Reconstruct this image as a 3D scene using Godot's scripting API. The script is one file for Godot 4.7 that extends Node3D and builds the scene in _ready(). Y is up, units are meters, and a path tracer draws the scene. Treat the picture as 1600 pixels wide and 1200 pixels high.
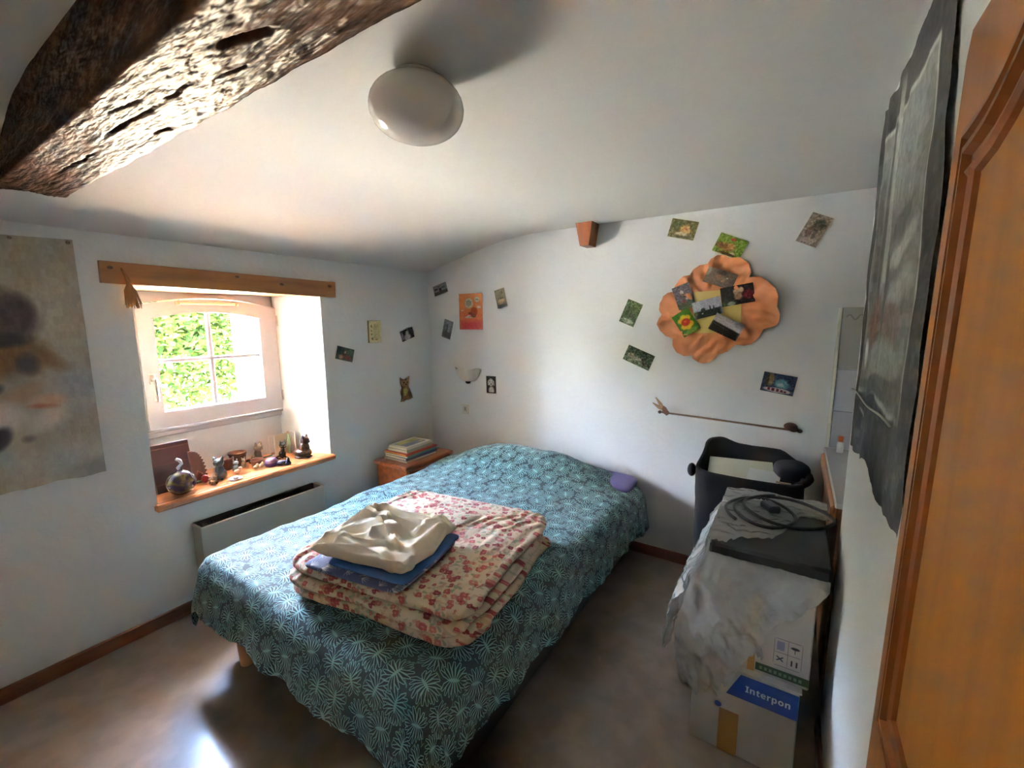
extends Node3D

# ---------------------------------------------------------------- helpers
var rng := RandomNumberGenerator.new()
var taken := {}
var noise := FastNoiseLite.new()


class Pic:
	var im: Image
	var w: int
	var h: int

	func _init(pw: int, ph: int, c: Color) -> void:
		w = pw
		h = ph
		im = Image.create(w, h, false, Image.FORMAT_RGB8)
		im.fill(c)

	# soft rotated ellipse (or rectangle); centre and radii are fractions of width / height
	func blob(cx: float, cy: float, rx: float, ry: float, c: Color, deg := 0.0, soft := 0.25, square := false) -> void:
		var px := cx * w
		var py := cy * h
		var ax := maxf(rx * w, 0.5)
		var ay := maxf(ry * h, 0.5)
		var m := sqrt(ax * ax + ay * ay) + 1.0
		var co := cos(deg_to_rad(deg))
		var si := sin(deg_to_rad(deg))
		for y in range(maxi(0, int(py - m)), mini(h, int(py + m) + 1)):
			for x in range(maxi(0, int(px - m)), mini(w, int(px + m) + 1)):
				var dx := x + 0.5 - px
				var dy := y + 0.5 - py
				var a := absf(dx * co + dy * si) / ax
				var b := absf(-dx * si + dy * co) / ay
				var d := maxf(a, b) if square else sqrt(a * a + b * b)
				if d < 1.0:
					var t := clampf((1.0 - d) / maxf(soft, 0.001), 0.0, 1.0)
					im.set_pixel(x, y, im.get_pixel(x, y).lerp(c, t * c.a))

	# stroke with wrap-around, in pixels, tapering from r0 to r1
	func stroke(a: Vector2, b: Vector2, r0: float, r1: float, c: Color) -> void:
		var m := maxf(r0, r1) + 1.0
		var d := b - a
		var l2 := maxf(d.length_squared(), 0.01)
		for y in range(int(floor(minf(a.y, b.y) - m)), int(ceil(maxf(a.y, b.y) + m))):
			for x in range(int(floor(minf(a.x, b.x) - m)), int(ceil(maxf(a.x, b.x) + m))):
				var q := Vector2(x + 0.5, y + 0.5)
				var t := clampf((q - a).dot(d) / l2, 0.0, 1.0)
				var k := clampf(lerpf(r0, r1, t) - q.distance_to(a + d * t) + 0.5, 0.0, 1.0)
				if k > 0.0:
					var xx := posmod(x, w)
					var yy := posmod(y, h)
					im.set_pixel(xx, yy, im.get_pixel(xx, yy).lerp(c, k))

	func grain(amount: float, r: RandomNumberGenerator, cell := 1) -> void:
		for y in range(0, h, cell):
			for x in range(0, w, cell):
				var k := r.randf_range(-amount, amount)
				for j in range(y, mini(h, y + cell)):
					for i in range(x, mini(w, x + cell)):
						var c := im.get_pixel(i, j)
						im.set_pixel(i, j, Color(clampf(c.r + k, 0, 1), clampf(c.g + k, 0, 1), clampf(c.b + k, 0, 1)))

	func tex() -> ImageTexture:
		return ImageTexture.create_from_image(im)


func S(smooth := false) -> SurfaceTool:
	var s := SurfaceTool.new()
	s.begin(Mesh.PRIMITIVE_TRIANGLES)
	s.set_smooth_group(0 if smooth else -1)
	return s


func numbered(called: String) -> String:
	var n: int = taken.get(called, 0)
	taken[called] = n + 1
	return called if n == 0 else "%s_%03d" % [called, n]


func obj(called: String, s: SurfaceTool, m: Material, parent: Node = self, normals := true) -> MeshInstance3D:
	if normals:
		s.generate_normals()
	var o := MeshInstance3D.new()
	o.mesh = s.commit()
	o.material_override = m
	o.name = numbered(called) if parent == self else called
	parent.add_child(o, true)
	return o


func tag(o: Node, label: String, category: String, group := "") -> Node:
	o.set_meta("label", label)
	if category != "":
		o.set_meta("category", category)
	if group != "":
		o.set_meta("group", group)
	return o


func struct(o: Node, label: String, category: String) -> Node:
	o.set_meta("kind", "structure")
	return tag(o, label, category)


func thing(called: String, label: String, category: String, at := Vector3.ZERO, turn := 0.0, group := "") -> Node3D:
	var o := Node3D.new()
	o.name = numbered(called)
	add_child(o, true)
	o.position = at
	o.rotation.y = turn
	tag(o, label, category, group)
	return o


# polygon fan turned away from centre
func face(s: SurfaceTool, pts: Array, centre: Vector3) -> void:
	var n: Vector3 = (pts[1] - pts[0]).cross(pts[2] - pts[0])
	var mid := Vector3.ZERO
	for q in pts:
		mid += q
	mid /= pts.size()
	var out := n.dot(mid - centre) > 0.0
	for i in range(1, pts.size() - 1):
		if out:
			s.add_vertex(pts[0]); s.add_vertex(pts[i + 1]); s.add_vertex(pts[i])
		else:
			s.add_vertex(pts[0]); s.add_vertex(pts[i]); s.add_vertex(pts[i + 1])


func hexa(s: SurfaceTool, p: Array) -> void:
	var c := Vector3.ZERO
	for q in p:
		c += q / 8.0
	for f in [[0, 1, 2, 3], [4, 7, 6, 5], [3, 2, 6, 7], [1, 0, 4, 5], [2, 1, 5, 6], [0, 3, 7, 4]]:
		face(s, [p[f[0]], p[f[1]], p[f[2]], p[f[3]]], c)


func box(s: SurfaceTool, a: Vector3, b: Vector3) -> void:
	hexa(s, [Vector3(a.x, a.y, a.z), Vector3(b.x, a.y, a.z), Vector3(b.x, a.y, b.z), Vector3(a.x, a.y, b.z), Vector3(a.x, b.y, a.z), Vector3(b.x, b.y, a.z), Vector3(b.x, b.y, b.z), Vector3(a.x, b.y, b.z)])


# chamfered box from a to b
func rbox(s: SurfaceTool, a: Vector3, b: Vector3, r := 0.004, t := Transform3D()) -> void:
	var c := (a + b) / 2.0
	var e := (b - a) / 2.0
	r = minf(r, minf(e.x, minf(e.y, e.z)) * 0.9)
	var v := func(sg: Array, ax: int) -> Vector3:
		var q := Vector3(sg[0] * e.x, sg[1] * e.y, sg[2] * e.z)
		for k in 3:
			if k != ax:
				q[k] -= sg[k] * r
		return t * (c + q)
	var cc := t * c
	for ax in 3:
		var u := (ax + 1) % 3
		var w := (ax + 2) % 3
		for sg in [-1, 1]:
			var pts := []
			for k in [[-1, -1], [1, -1], [1, 1], [-1, 1]]:
				var g := [0, 0, 0]
				g[ax] = sg; g[u] = k[0]; g[w] = k[1]
				pts.append(v.call(g, ax))
			face(s, pts, cc)
			for sh in [-1, 1]:
				var g0 := [0, 0, 0]
				g0[ax] = sg; g0[u] = sh; g0[w] = -1
				var g1 := [0, 0, 0]
				g1[ax] = sg; g1[u] = sh; g1[w] = 1
				face(s, [v.call(g0, ax), v.call(g1, ax), v.call(g1, u), v.call(g0, u)], cc)
	for x in [-1, 1]:
		for y in [-1, 1]:
			for z in [-1, 1]:
				var g := [x, y, z]
				face(s, [v.call(g, 0), v.call(g, 1), v.call(g, 2)], cc)


func quad2(s: SurfaceTool, p00: Vector3, p10: Vector3, p11: Vector3, p01: Vector3, uv := []) -> void:
	var p := [p00, p10, p11, p01]
	for k in [0, 2, 1, 0, 3, 2]:
		if uv.size():
			s.set_uv(uv[k])
		s.add_vertex(p[k])


func grid(s: SurfaceTool, nu: int, nv: int, f: Callable, uvf = null) -> void:
	var pts := []
	var uvs := []
	for j in nv + 1:
		for i in nu + 1:
			var u := float(i) / nu
			var v := float(j) / nv
			pts.append(f.call(u, v))
			uvs.append(uvf.call(u, v) if uvf != null else Vector2(u, v))
	var at := func(i: int, j: int) -> int: return j * (nu + 1) + i
	for j in nv:
		for i in nu:
			var q := [at.call(i, j), at.call(i + 1, j), at.call(i + 1, j + 1), at.call(i, j + 1)]
			for k in [0, 2, 1, 0, 3, 2]:
				s.set_uv(uvs[q[k]])
				s.add_vertex(pts[q[k]])


func tube(s: SurfaceTool, pts: Array, r, seg := 8, caps := true) -> void:
	var n := pts.size()
	var up := Vector3.UP
	var rings := []
	for i in n:
		var d: Vector3 = (pts[mini(i + 1, n - 1)] - pts[maxi(i - 1, 0)]).normalized()
		var x := up.cross(d)
		if x.length() < 0.1:
			x = Vector3.RIGHT.cross(d) if absf(d.x) < 0.9 else Vector3.BACK.cross(d)
		x = x.normalized()
		var y := d.cross(x).normalized()
		up = y
		var rad: float = r if r is float else r[i]
		var ring := []
		for k in seg:
			var a := TAU * k / seg
			ring.append(pts[i] + (x * cos(a) + y * sin(a)) * rad)
		rings.append(ring)
	for i in n - 1:
		for k in seg:
			var k2 := (k + 1) % seg
			quad2(s, rings[i][k], rings[i][k2], rings[i + 1][k2], rings[i + 1][k])
	if caps:
		for e in [0, n - 1]:
			var inner: Vector3 = pts[1] if e == 0 else pts[n - 2]
			for k in range(1, seg - 1):
				face(s, [rings[e][0], rings[e][k], rings[e][k + 1]], inner)


func lathe(s: SurfaceTool, prof: Array, seg := 24, t := Transform3D()) -> void:
	for i in prof.size() - 1:
		for k in seg:
			var a := TAU * k / seg
			var b := TAU * (k + 1) / seg
			var p: Vector2 = prof[i]
			var q: Vector2 = prof[i + 1]
			quad2(s, t * Vector3(p.x * cos(b), p.y, p.x * sin(b)), t * Vector3(p.x * cos(a), p.y, p.x * sin(a)), t * Vector3(q.x * cos(a), q.y, q.x * sin(a)), t * Vector3(q.x * cos(b), q.y, q.x * sin(b)))


func ell(s: SurfaceTool, c: Vector3, r: Vector3, b := Basis(), seg := 14, rings := 9) -> void:
	var prof := []
	for i in rings + 1:
		var a := -PI / 2 + PI * i / rings
		prof.append(Vector2(cos(a), sin(a)))
	lathe(s, prof, seg, Transform3D(b * Basis.from_scale(r), c))


# superellipsoid slab (folded cloth, cushions); noise moves it along y and outward
func slab(s: SurfaceTool, c: Vector3, half: Vector3, turn: float, e1: float, e2: float, wob: Callable, tile: float, nu := 72, nv := 26) -> void:
	var b := Basis(Vector3.UP, turn)
	var sp := func(x: float, e: float) -> float: return signf(x) * pow(absf(x), e)
	var local := func(u: float, v: float) -> Vector3:
		var a := TAU * u
		var p := -PI / 2 + PI * v
		var q := Vector3(sp.call(cos(p), e1) * sp.call(cos(a), e2), sp.call(sin(p), e1), sp.call(cos(p), e1) * sp.call(sin(a), e2)) * half
		return q + wob.call(q)
	grid(s, nu, nv, func(u, v): return c + b * local.call(u, v), func(u, v):
		var q: Vector3 = local.call(u, v)
		return Vector2(q.x + (q.y * signf(q.x) if absf(q.x) > half.x * 0.9 else 0.0), q.z - q.y * 0.9) / tile)


# flat polygon (points in a plane) given thickness along n
func prism(s: SurfaceTool, pts: Array, n: Vector3) -> void:
	var mid := Vector3.ZERO
	for q in pts:
		mid += q
	mid = mid / pts.size() + n / 2
	var flat := PackedVector2Array()
	var ux: Vector3 = (pts[1] - pts[0]).normalized()
	var uy := n.normalized().cross(ux)
	for q in pts:
		flat.append(Vector2((q - pts[0]).dot(ux), (q - pts[0]).dot(uy)))
	var ids := Geometry2D.triangulate_polygon(flat)
	for i in range(0, ids.size(), 3):
		var tri := [pts[ids[i]], pts[ids[i + 1]], pts[ids[i + 2]]]
		face(s, tri, mid + n * 0.0)
		face(s, [tri[0] + n, tri[1] + n, tri[2] + n], mid)
	var cw := Geometry2D.is_polygon_clockwise(flat)
	for i in pts.size():
		var a: Vector3 = pts[i]
		var c: Vector3 = pts[(i + 1) % pts.size()]
		if cw:
			quad2(s, c, a, a + n, c + n)
		else:
			quad2(s, a, c, c + n, a + n)


func mat(c: Color, rough := 0.7, opt := {}) -> StandardMaterial3D:
	var m := StandardMaterial3D.new()
	m.albedo_color = c
	m.roughness = rough
	m.metallic_specular = opt.get("spec", 0.5)
	m.metallic = opt.get("metal", 0.0)
	if opt.has("tex"):
		m.albedo_texture = opt.tex
	if opt.has("alpha"):
		m.transparency = BaseMaterial3D.TRANSPARENCY_ALPHA
		m.albedo_color.a = opt.alpha
	if opt.has("rim"):
		m.rim_enabled = true
		m.rim = opt.rim
	if opt.has("coat"):
		m.clearcoat_enabled = true
		m.clearcoat = opt.coat
		m.clearcoat_roughness = opt.get("coat_rough", 0.1)
	if opt.has("back"):
		m.backlight_enabled = true
		m.backlight = opt.back
	if opt.has("sss"):
		m.subsurf_scatter_enabled = true
		m.subsurf_scatter_strength = opt.sss
	if opt.has("relief"):
		m.normal_enabled = true
		m.normal_texture = opt.relief
		m.normal_scale = opt.get("relief_scale", 1.0)
	if opt.has("tri"):
		m.uv1_triplanar = true
		m.uv1_world_triplanar = opt.get("world", true)
		m.uv1_scale = opt.tri
	m.cull_mode = BaseMaterial3D.CULL_DISABLED if opt.get("two", false) else BaseMaterial3D.CULL_BACK
	return m


var noise_tex := {}


func noisy(freq: float, ramp: Array, normal := 0.0, oct := 4, sd := 1, kind := FastNoiseLite.TYPE_SIMPLEX_SMOOTH) -> NoiseTexture2D:
	var key := str([freq, ramp, normal, oct, sd, kind])
	if noise_tex.has(key):
		return noise_tex[key]
	var n := FastNoiseLite.new()
	n.noise_type = kind
	n.frequency = freq
	n.fractal_octaves = oct
	n.seed = sd
	var t := NoiseTexture2D.new()
	t.width = 512
	t.height = 512
	t.seamless = true
	t.noise = n
	if normal > 0.0:
		t.as_normal_map = true
		t.bump_strength = normal
	else:
		var g := Gradient.new()
		g.offsets = PackedFloat32Array(ramp.map(func(r): return r[0]))
		g.colors = PackedColorArray(ramp.map(func(r): return r[1]))
		t.color_ramp = g
	noise_tex[key] = t
	return t


# wood: noise stretched along the grain axis
func wood(dark: Color, light: Color, axis: int, rough := 0.4, opt := {}) -> StandardMaterial3D:
	var sc := Vector3(2.6, 2.6, 2.6)
	sc[axis] = 0.22
	opt["tex"] = noisy(0.012, [[0.2, dark], [0.5, light.lerp(dark, 0.35)], [0.8, light]], 0.0, 4, 3)
	opt["tri"] = sc
	return mat(Color.WHITE, rough, opt)


func C(r: int, g: int, b: int) -> Color:
	return Color(r / 255.0, g / 255.0, b / 255.0)


# ---------------------------------------------------------------- measures of the room (metres; corner of the window wall and the headboard wall is the origin)
const EAVE := 1.951
const CEIL := 2.1605
const BREAK := 0.826
const RX := 2.815
const FRONT := 3.5
const SILL := 0.65
const BEAM_Y := 2.02
# shakes and knot on the underside of the beam: from x z to x z, half width, depth
const CRACKS := [[1.14, 2.33, 1.43, 2.32, 0.0024, 0.016], [1.47, 2.318, 1.60, 2.322, 0.002, 0.012], [0.63, 2.318, 0.97, 2.31, 0.002, 0.014], [1.77, 2.345, 1.88, 2.32, 0.006, 0.02], [1.66, 2.30, 1.75, 2.29, 0.002, 0.012], [1.30, 2.37, 1.42, 2.35, 0.002, 0.01], [1.24, 2.265, 1.32, 2.26, 0.002, 0.012], [2.1, 2.33, 2.5, 2.32, 0.003, 0.014]]


func _ready() -> void:
	noise.seed = 5
	noise.frequency = 1.0
	noise.fractal_octaves = 3
	rng.seed = 11
	# camera
	var cam := Camera3D.new()
	cam.name = "camera"
	cam.fov = 82.744
	cam.near = 0.02
	cam.far = 200.0
	var yaw := 0.5765
	var pitch := 0.14437
	var roll := -0.00741
	var fwd := Vector3(-sin(yaw) * cos(pitch), -sin(pitch), -cos(yaw) * cos(pitch))
	var rgt := fwd.cross(Vector3.UP).normalized()
	var upv := rgt.cross(fwd)
	cam.transform = Transform3D(Basis(cos(roll) * rgt + sin(roll) * upv, -sin(roll) * rgt + cos(roll) * upv, -fwd), Vector3(2.63676, 1.55, 2.76362))
	add_child(cam)
	cam.current = true
	# sky and exposure
	var env := Environment.new()
	env.background_mode = Environment.BG_SKY
	var sky := Sky.new()
	var sm := ProceduralSkyMaterial.new()
	sm.sky_top_color = Color(0.54, 0.66, 0.86)
	sm.sky_horizon_color = Color(0.86, 0.88, 0.90)
	sm.sky_curve = 0.25
	sm.ground_bottom_color = Color(0.5, 0.52, 0.42)
	sm.ground_horizon_color = Color(0.6, 0.62, 0.55)
	sm.sky_energy_multiplier = 1.0
	sky.sky_material = sm
	env.sky = sky
	env.background_energy_multiplier = 63.0
	env.tonemap_mode = Environment.TONE_MAPPER_LINEAR
	env.tonemap_exposure = 7.3
	env.sdfgi_enabled = true
	env.ssao_enabled = true
	env.ssil_enabled = true
	var we := WorldEnvironment.new()
	we.name = "sky"
	we.environment = env
	add_child(we)
	# sun: high, from the garden side, raking the stone beside the window
	var sun := DirectionalLight3D.new()
	sun.name = "sun"
	sun.light_energy = 88.0
	sun.light_color = Color(1.0, 0.93, 0.81)
	sun.shadow_enabled = true
	sun.light_angular_distance = 0.6
	add_child(sun)
	sun.look_at_from_position(Vector3.ZERO, -Vector3(-0.30, 0.80, 0.52), Vector3.UP)

	room()
	window_parts()
	garden()
	bed()
	corner()
	fittings()
	wall_paper_things()
	stack()
	sill_things()


# ---------------------------------------------------------------- room shell
var plaster: StandardMaterial3D
var plaster_ceiling: StandardMaterial3D


func room() -> void:
	var pn := noisy(0.03, [], 3.0, 4, 9)
	plaster = mat(Color(0.86, 0.865, 0.85), 0.75, {"relief": pn, "relief_scale": 0.25, "tri": Vector3(1.6, 1.6, 1.6), "spec": 0.35})
	plaster_ceiling = mat(Color(0.81, 0.81, 0.78), 0.7, {"relief": pn, "relief_scale": 0.12, "tri": Vector3(0.7, 0.7, 0.7), "spec": 0.35})
	# left wall in one piece round the window opening
	var s := S()
	var xo := -0.62
	var blocks := [
		# z at x=0 / z outside, from-to, y from-to
		[1.99, 1.85, FRONT, FRONT, 0.0, 2.3], [-0.2, -0.2, 1.008, 1.205, 0.0, 2.3],
		[1.008, 1.205, 1.99, 1.85, 0.0, SILL - 0.035], [1.008, 1.205, 1.99, 1.85, 1.725, 2.3]]
	for b in blocks:
		hexa(s, [Vector3(xo, b[4], b[1]), Vector3(0, b[4], b[0]), Vector3(0, b[4], b[2]), Vector3(xo, b[4], b[3]), Vector3(xo, b[5], b[1]), Vector3(0, b[5], b[0]), Vector3(0, b[5], b[2]), Vector3(xo, b[5], b[3])])
	# infill below and above the sash
	box(s, Vector3(xo, SILL - 0.035, 1.0), Vector3(-0.375, 0.905, 2.0))
	struct(obj("wall_left", s, plaster), "white plastered wall with the deep window opening", "wall")
	s = S()
	box(s, Vector3(-0.2, 0, -0.2), Vector3(3.8, 2.4, 0))
	struct(obj("wall_back", s, plaster), "white wall behind the head of the bed", "wall")
	s = S()
	box(s, Vector3(RX, 0, 0.93), Vector3(RX + 0.1, 2.4, FRONT))
	struct(obj("wall_right", s, plaster), "white partition wall carrying the large grey poster", "wall")
	s = S()
	box(s, Vector3(3.7, 0, -0.2), Vector3(3.85, 2.4, FRONT))
	struct(obj("wall_alcove", s, plaster), "white end wall of the washing alcove", "wall")
	s = S()
	box(s, Vector3(-0.6, 0, FRONT), Vector3(3.85, 2.4, FRONT + 0.15))
	struct(obj("wall_front", s, plaster), "white wall behind the viewer", "wall")
	# ceiling: slope at the eave, then flat
	s = S()
	var z0 := -0.2
	var z1 := FRONT + 0.1
	s = S(true)
	var prof := [Vector2(-0.62, EAVE - 0.155)]
	for i in 13: # the crease between slope and flat is trowelled round
		var k := i / 12.0
		var p0 := Vector2(0.50, lerpf(EAVE, CEIL, 0.50 / BREAK))
		var p2 := Vector2(1.15, CEIL)
		prof.append(p0.lerp(Vector2(BREAK, CEIL), k).lerp(Vector2(BREAK, CEIL).lerp(p2, k), k))
	prof.append(Vector2(3.85, CEIL))
	for i in prof.size() - 1:
		var a: Vector2 = prof[i]
		var b: Vector2 = prof[i + 1]
		quad2(s, Vector3(a.x, a.y, z0), Vector3(b.x, b.y, z0), Vector3(b.x, b.y, z1), Vector3(a.x, a.y, z1))
	s.set_smooth_group(-1)
	quad2(s, Vector3(-0.62, 2.5, z0), Vector3(-0.62, 2.5, z1), Vector3(3.85, 2.5, z1), Vector3(3.85, 2.5, z0))
	for q in [[Vector2(-0.62, z0), Vector2(-0.62, z1)], [Vector2(3.85, z1), Vector2(3.85, z0)], [Vector2(3.85, z0), Vector2(-0.62, z0)], [Vector2(-0.62, z1), Vector2(3.85, z1)]]:
		var ya: float = prof[0].y if q[0].x < 0 else CEIL
		var yb: float = prof[0].y if q[1].x < 0 else CEIL
		quad2(s, Vector3(q[0].x, ya, q[0].y), Vector3(q[1].x, yb, q[1].y), Vector3(q[1].x, 2.5, q[1].y), Vector3(q[0].x, 2.5, q[0].y))
	struct(obj("ceiling", s, plaster_ceiling), "white ceiling that slopes down to the window wall", "ceiling")
	# floor
	s = S()
	box(s, Vector3(-0.1, -0.15, -0.1), Vector3(3.8, 0.0, FRONT + 0.1))
	var fl := mat(Color(1, 1, 1), 0.34, {"tex": noisy(0.01, [[0.3, C(128, 113, 103)], [0.7, C(140, 124, 113)]], 0.0, 4, 21), "tri": Vector3(1.2, 1.2, 1.2), "spec": 0.4, "coat": 0.5, "coat_rough": 0.16, "relief": noisy(0.02, [], 1.5, 3, 8), "relief_scale": 0.06})
	struct(obj("floor", s, fl), "glossy taupe sheet floor", "floor")
	# skirting boards
	var sk := wood(C(84, 48, 34), C(120, 70, 46), 2, 0.4)
	s = S()
	rbox(s, Vector3(0, 0, 0.0), Vector3(0.014, 0.072, FRONT), 0.005)
	struct(obj("baseboard_left", s, sk), "reddish brown skirting board under the window", "skirting")
	var sk2 := wood(C(84, 48, 34), C(120, 70, 46), 0, 0.4)
	s = S()
	rbox(s, Vector3(0.014, 0, 0), Vector3(RX - 0.01, 0.072, 0.014), 0.005)
	struct(obj("baseboard_back", s, sk2), "reddish brown skirting board behind the bed", "skirting")
	s = S()
	rbox(s, Vector3(RX - 0.014, 0, 0.93), Vector3(RX, 0.072, FRONT), 0.005)
	struct(obj("baseboard_right", s, sk), "reddish brown skirting board below the partition", "skirting")
	door()
	beam()


func beam() -> void:
	# hand-hewn beam: cross-section varied along x, top sunk in the ceiling
	var n := FastNoiseLite.new()
	n.seed = 4
	n.frequency = 1.0
	n.fractal_octaves = 4
	var s := S(true)
	var sec := [] # section outline: z, y
	for i in 9:
		sec.append(Vector2(2.452 - 0.044 * i / 8.0, lerpf(CEIL + 0.08, BEAM_Y, i / 8.0)))
	for i in range(1, 45):
		sec.append(Vector2(lerpf(2.408, 2.227, i / 44.0), BEAM_Y))
	for i in range(1, 7):
		sec.append(Vector2(2.227, lerpf(BEAM_Y, CEIL + 0.08, i / 6.0)))
	var m := sec.size() - 1
	var f := func(u: float, v: float) -> Vector3:
		var x := -0.05 + u * 3.75
		var q: Vector2 = sec[int(round(v * m))]
		var zc := 2.318
		var d := n.get_noise_2d(x * 2.2, v * 2.0) * 0.004 + n.get_noise_2d(x * 5.0, v * 20.0 + 40.0) * 0.0014
		var edge: float = exp(-pow((v * m - 8.0) / 1.2, 2.0)) + exp(-pow((v * m - 52.0) / 2.0, 2.0))
		var ir := n.get_noise_1d(x * 6.0) * 0.005 * edge - 0.003 * edge
		var out := Vector2(signf(q.x - zc), 0.0) if absf(q.y - BEAM_Y) > 0.001 else Vector2(0, -1)
		var p := q + out * (d + ir)
		# knot hollow and long shakes on the underside
		if absf(q.y - BEAM_Y) < 0.001:
			for c in CRACKS:
				var along := Vector2(c[2] - c[0], c[3] - c[1])
				var rel := Vector2(x - (c[0] + c[2]) / 2, q.x - (c[1] + c[3]) / 2)
				var t := rel.dot(along.normalized()) / (along.length() / 2)
				var off := rel.dot(along.normalized().orthogonal()) + n.get_noise_1d(x * 9.0) * 0.006
				var k := exp(-pow(t, 4.0) - pow(off / c[4], 2.0))
				p.y += c[5] * k
		return Vector3(x, p.y, p.x)
	grid(s, 520, m, f)
	var t := noisy(0.016, [[0.25, C(34, 22, 16)], [0.5, C(58, 38, 28)], [0.75, C(80, 56, 42)]], 0.0, 5, 14)
	var bm := mat(Color.WHITE, 0.46, {"tex": t, "tri": Vector3(0.55, 3.4, 3.4), "spec": 0.13, "relief": noisy(0.035, [], 7.0, 3, 17), "relief_scale": 0.5})
	var o := obj("ceiling_beam", s, bm)
	tag(o, "dark varnished hand-hewn oak beam crossing the ceiling", "beam")


func door() -> void:
	var x := 2.775
	var d := Node3D.new()
	d.name = "door_1"
	add_child(d)
	struct(d, "varnished orange-brown wooden door with an arched moulded panel", "door")
	var w1 := wood(C(134, 84, 46), C(146, 93, 52), 1, 0.45, {"spec": 0.3})
	var w2 := wood(C(138, 86, 28), C(152, 96, 33), 1, 0.45, {"spec": 0.3})
	var w3 := wood(C(104, 54, 18), C(124, 68, 22), 1, 0.4, {"spec": 0.3})
	# slightly leaning leaf: left edge from (z 1.93, floor) to (z 2.035, top)
	var lean := func(y: float) -> float: return 1.935 + 0.055 * y
	var arch := func(u: float) -> Vector2: # outer edge of the moulding's arched top, u = 0..1 from left to right
		var zz := lerpf(2.095, 2.72, u)
		var rise := 0.012 * smoothstep(0.0, 0.2, u) + 0.12 * (0.5 - 0.5 * cos(PI * clampf((u - 0.1) / 0.4, 0, 1))) if u <= 0.5 else 0.0
		if u > 0.5:
			rise = 0.012 * smoothstep(0.0, 0.2, 1 - u) + 0.12 * (0.5 - 0.5 * cos(PI * clampf((1 - u - 0.1) / 0.4, 0, 1)))
		return Vector2(zz, 1.745 + rise)
	var s := S()
	var sidez := func(y: float) -> float: return lean.call(y) + 0.062
	# stile and rails (leaf with a rebate for the panel)
	hexa(s, [Vector3(x, 0, lean.call(0)), Vector3(x + 0.04, 0, lean.call(0)), Vector3(x + 0.04, 0, 2.85), Vector3(x, 0, 2.85), Vector3(x, 1.835, lean.call(1.835) - 0.004), Vector3(x + 0.04, 1.835, lean.call(1.835) - 0.004), Vector3(x + 0.04, 1.835, 2.85), Vector3(x, 1.835, 2.85)])
	hexa(s, [Vector3(x, 1.835, lean.call(1.835) - 0.004), Vector3(x + 0.04, 1.835, lean.call(1.835) - 0.004), Vector3(x + 0.04, 1.835, 2.85), Vector3(x, 1.835, 2.85), Vector3(x, 1.862, lean.call(1.85) + 0.006), Vector3(x + 0.04, 1.862, lean.call(1.85) + 0.006), Vector3(x + 0.04, 1.862, 2.85), Vector3(x, 1.862, 2.85)])
	obj("door_leaf", s, w1, d)
	# outlines of the two panels, then ribbed mouldings swept round them and a raised field inside
	var upper := [Vector2(sidez.call(1.0), 1.0)]
	for i in 25:
		upper.append(arch.call(i / 24.0))
	upper[1].x = sidez.call(1.745)
	upper.append(Vector2(2.72, 1.0))
	var lower := [Vector2(sidez.call(0.16), 0.16), Vector2(sidez.call(0.84), 0.84), Vector2(2.72, 0.84), Vector2(2.72, 0.16)]
	for path in [upper, lower]:
		var sz: int = path.size()
		var ins := func(dist: float) -> Array:
			var out := []
			for i in sz:
				var a: Vector2 = path[(i + sz - 1) % sz]
				var b: Vector2 = path[i]
				var c: Vector2 = path[(i + 1) % sz]
				var n0 := (b - a).normalized().orthogonal()
				var n1 := (c - b).normalized().orthogonal()
				var nn := (n0 + n1).normalized()
				out.append(b - nn * dist * (-1.0 if false else 1.0) / maxf(nn.dot(n0), 0.4))
			return out
		var sgn := 1.0
		var test: Array = ins.call(0.05)
		var c0 := Vector2(2.4, path[0].y + 0.3)
		if test[0].distance_to(c0) > path[0].distance_to(c0):
			sgn = -1.0
		var rib := [[0.0, 0.0], [0.004, -0.009], [0.012, -0.010], [0.016, -0.004], [0.022, -0.004], [0.026, -0.011], [0.034, -0.012], [0.038, -0.005], [0.046, -0.004], [0.052, -0.009], [0.058, -0.006], [0.062, 0.0]]
		var sm := S()
		for k in rib.size() - 1:
			var p: Array = ins.call(sgn * rib[k][0])
			var q: Array = ins.call(sgn * rib[k + 1][0])
			for i in sz:
				var j := (i + 1) % sz
				face(sm, [Vector3(x + rib[k][1], p[i].y, p[i].x), Vector3(x + rib[k][1], p[j].y, p[j].x), Vector3(x + rib[k + 1][1], q[j].y, q[j].x), Vector3(x + rib[k + 1][1], q[i].y, q[i].x)], Vector3(x + 0.5, 1.3, 2.4))
		obj("moulding", sm, w3, d)
		var fp := S()
		var fi: Array = ins.call(sgn * 0.062)
		var pts := []
		for q in fi:
			pts.append(Vector3(x + 0.001, q.y, q.x))
		prism(fp, pts, Vector3(-0.003, 0, 0))
		obj("panel", fp, w2, d)
	s = S()
	rbox(s, Vector3(x - 0.012, 0.95, 2.79), Vector3(x, 1.15, 2.825), 0.004)
	obj("lock_plate", s, mat(C(150, 130, 80), 0.3, {"metal": 0.8}), d)


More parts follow.
